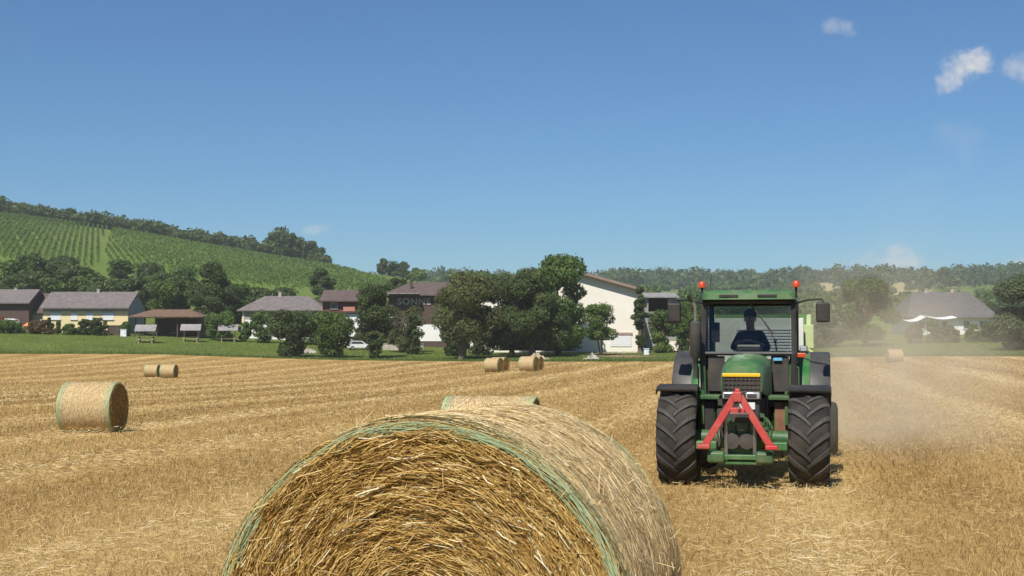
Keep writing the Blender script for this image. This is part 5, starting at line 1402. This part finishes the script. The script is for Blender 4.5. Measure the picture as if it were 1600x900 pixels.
# ------------------------------------------------------------------ baler behind the tractor
tb = Matrix.Translation(tp) @ Matrix.Rotation(-YAW, 4, 'Z')
bpos = tb @ Vector((0, 6.9, 0)); bz = float(gz(bpos.x, bpos.y)); baler = empty('round_baler', (bpos.x, bpos.y, bz), -YAW)
tag(baler, 'pale green round baler towed behind the tractor', 'baler')
m = MB(); poly = [(-1.6, .75), (-1.75, 1.4), (-1.6, 2.45), (-1.1, 2.78), (.3, 2.8), (1.3, 2.3), (1.65, 1.5), (1.3, .75), (.4, .38), (-.8, .42)]
m.prism(poly, -.86, .86, 'yz'); m.build('bale_chamber', M['balerg'], baler, bevel=.05)
for sx in (-1, 1):
    m = MB(); m.prism([(a * .97, b) for a, b in poly], sx * .90 - .05, sx * .90 + .05, 'yz'); sp0 = m.build('side_panel', M['palepanel'], baler, bevel=.03)
    MB().box((sx * .90, -1.70, 2.02), (.16, .06, .16)).build('yellow_band', M['balery'], sp0, bevel=.01)
    MB().box((sx * .90, -1.71, 1.72), (.18, .06, .38)).build('lamp_panel', M['black'], sp0, bevel=.02)
    MB().box((sx * .90, -1.58, 2.36), (.18, .05, .44)).build('front_panel', M['palepanel'], sp0, bevel=.01)
    wheel(baler, sx * 1.22, .15, .55, .42, .27, 10, sx, M['jyellow'], False)
m = MB(); m.box((0, -1.82, 2.12), (1.62, .05, 1.16)); bp_ = m.build('front_shield', M['shield'], baler, bevel=.01)  # baler shield, coloured pale to stand in for sky reflection in the rear window
m = MB()
for k in range(9): m.box((.10, -1.87, 2.06 + .055 * k), (1.05, .03, .034))
m.build('white_slats', M['shutter'], bp_)
m = MB(); m.box((.10, -1.88, 1.96), (1.2, .03, .035)); m.tube([(-.50, -1.88, 1.96), (-.40, -1.88, 2.56)], .02, 6); m.build('white_rail', M['shutter'], bp_)
m = MB(); m.tube([(-.55, -1.5, .62), (0, -3.2, .58)], .06, 8); m.tube([(.55, -1.5, .62), (0, -3.2, .58)], .06, 8); m.tube([(0, -3.2, .58), (0, -3.55, .58)], .05, 8); m.build('drawbar', M['balerg'], baler)
m = MB(); m.tube([(-1.2, .15, .55), (1.2, .15, .55)], .07, 10); m.build('axle', M['dark'], baler)
m = MB(); m.lathe([(.02, -.85), (.14, -.85), (.14, .85), (.02, .85)], 'x', (0, -1.9, .42), 12)
for k in range(26): 
    a = k * 1.9; x_ = -.8 + 1.6 * k / 25; m.tube([(x_, -1.9 + .13 * math.cos(a), .42 + .13 * math.sin(a)), (x_, -1.9 + .28 * math.cos(a), .42 + .28 * math.sin(a))], .008, 4)
m.build('pickup_reel', M['dark'], baler)

# ------------------------------------------------------------------ dust raised by the baler, and the air
def volume_mat(name, color, density, noisy=None, aniso=0.0):
    m, n, out = new_mat(name)
    v = N(n, 'ShaderNodeVolumePrincipled'); v.inputs['Color'].default_value = (*color, 1); v.inputs['Density'].default_value = density; v.inputs['Anisotropy'].default_value = aniso
    n.links.new(v.outputs[0], out.inputs['Volume'])
    if noisy:
        co = N(n, 'ShaderNodeTexCoord').outputs['Object']
        ln = N(n, 'ShaderNodeVectorMath', operation='LENGTH'); n.links.new(co, ln.inputs[0])
        fall = N(n, 'ShaderNodeMapRange'); fall.interpolation_type = 'SMOOTHSTEP'
        for i, q in enumerate((0.15, 1.0, 1.0, 0.0)): fall.inputs[i + 1].default_value = q
        n.links.new(ln.outputs['Value'], fall.inputs[0])
        nz = noise(n, co, noisy, 4, .62, .6)
        a = math_(n, 'MULTIPLY', fall.outputs[0], math_(n, 'ADD', .12, math_(n, 'MULTIPLY', math_(n, 'SUBTRACT', nz, .36), 3.6), True))
        n.links.new(math_(n, 'MULTIPLY', a, density), v.inputs['Density'])
    return m
def blob(name, label, loc, rad, mat, rz=0.0):
    import bmesh
    me = bpy.data.meshes.new(name); b = bmesh.new(); bmesh.ops.create_icosphere(b, subdivisions=3, radius=1.0); b.to_mesh(me); b.free()
    o = link(name, me, mat); o.location = loc; o.scale = rad; o.rotation_euler = (0, 0, rz); tag(o, label, 'dust', kind='stuff'); return o
DM = volume_mat('dust', (0.96, 0.88, 0.70), .13, 2.4)
cpt = tb @ Vector((2.5, 11.5, 0.9))
blob('dust_cloud', 'pale dust drifting behind and right of the moving tractor', cpt, (3.9, 10.5, 3.8), DM, -YAW)

me = bpy.data.meshes.new('haze')
mh = MB(); mh.box((0, 0, 63), (9400, 9400, 150)); haze = mh.build('haze', volume_mat('air', (0.84, 0.91, 1.0), .00016)); tag(haze, 'thin summer haze', kind='stuff')
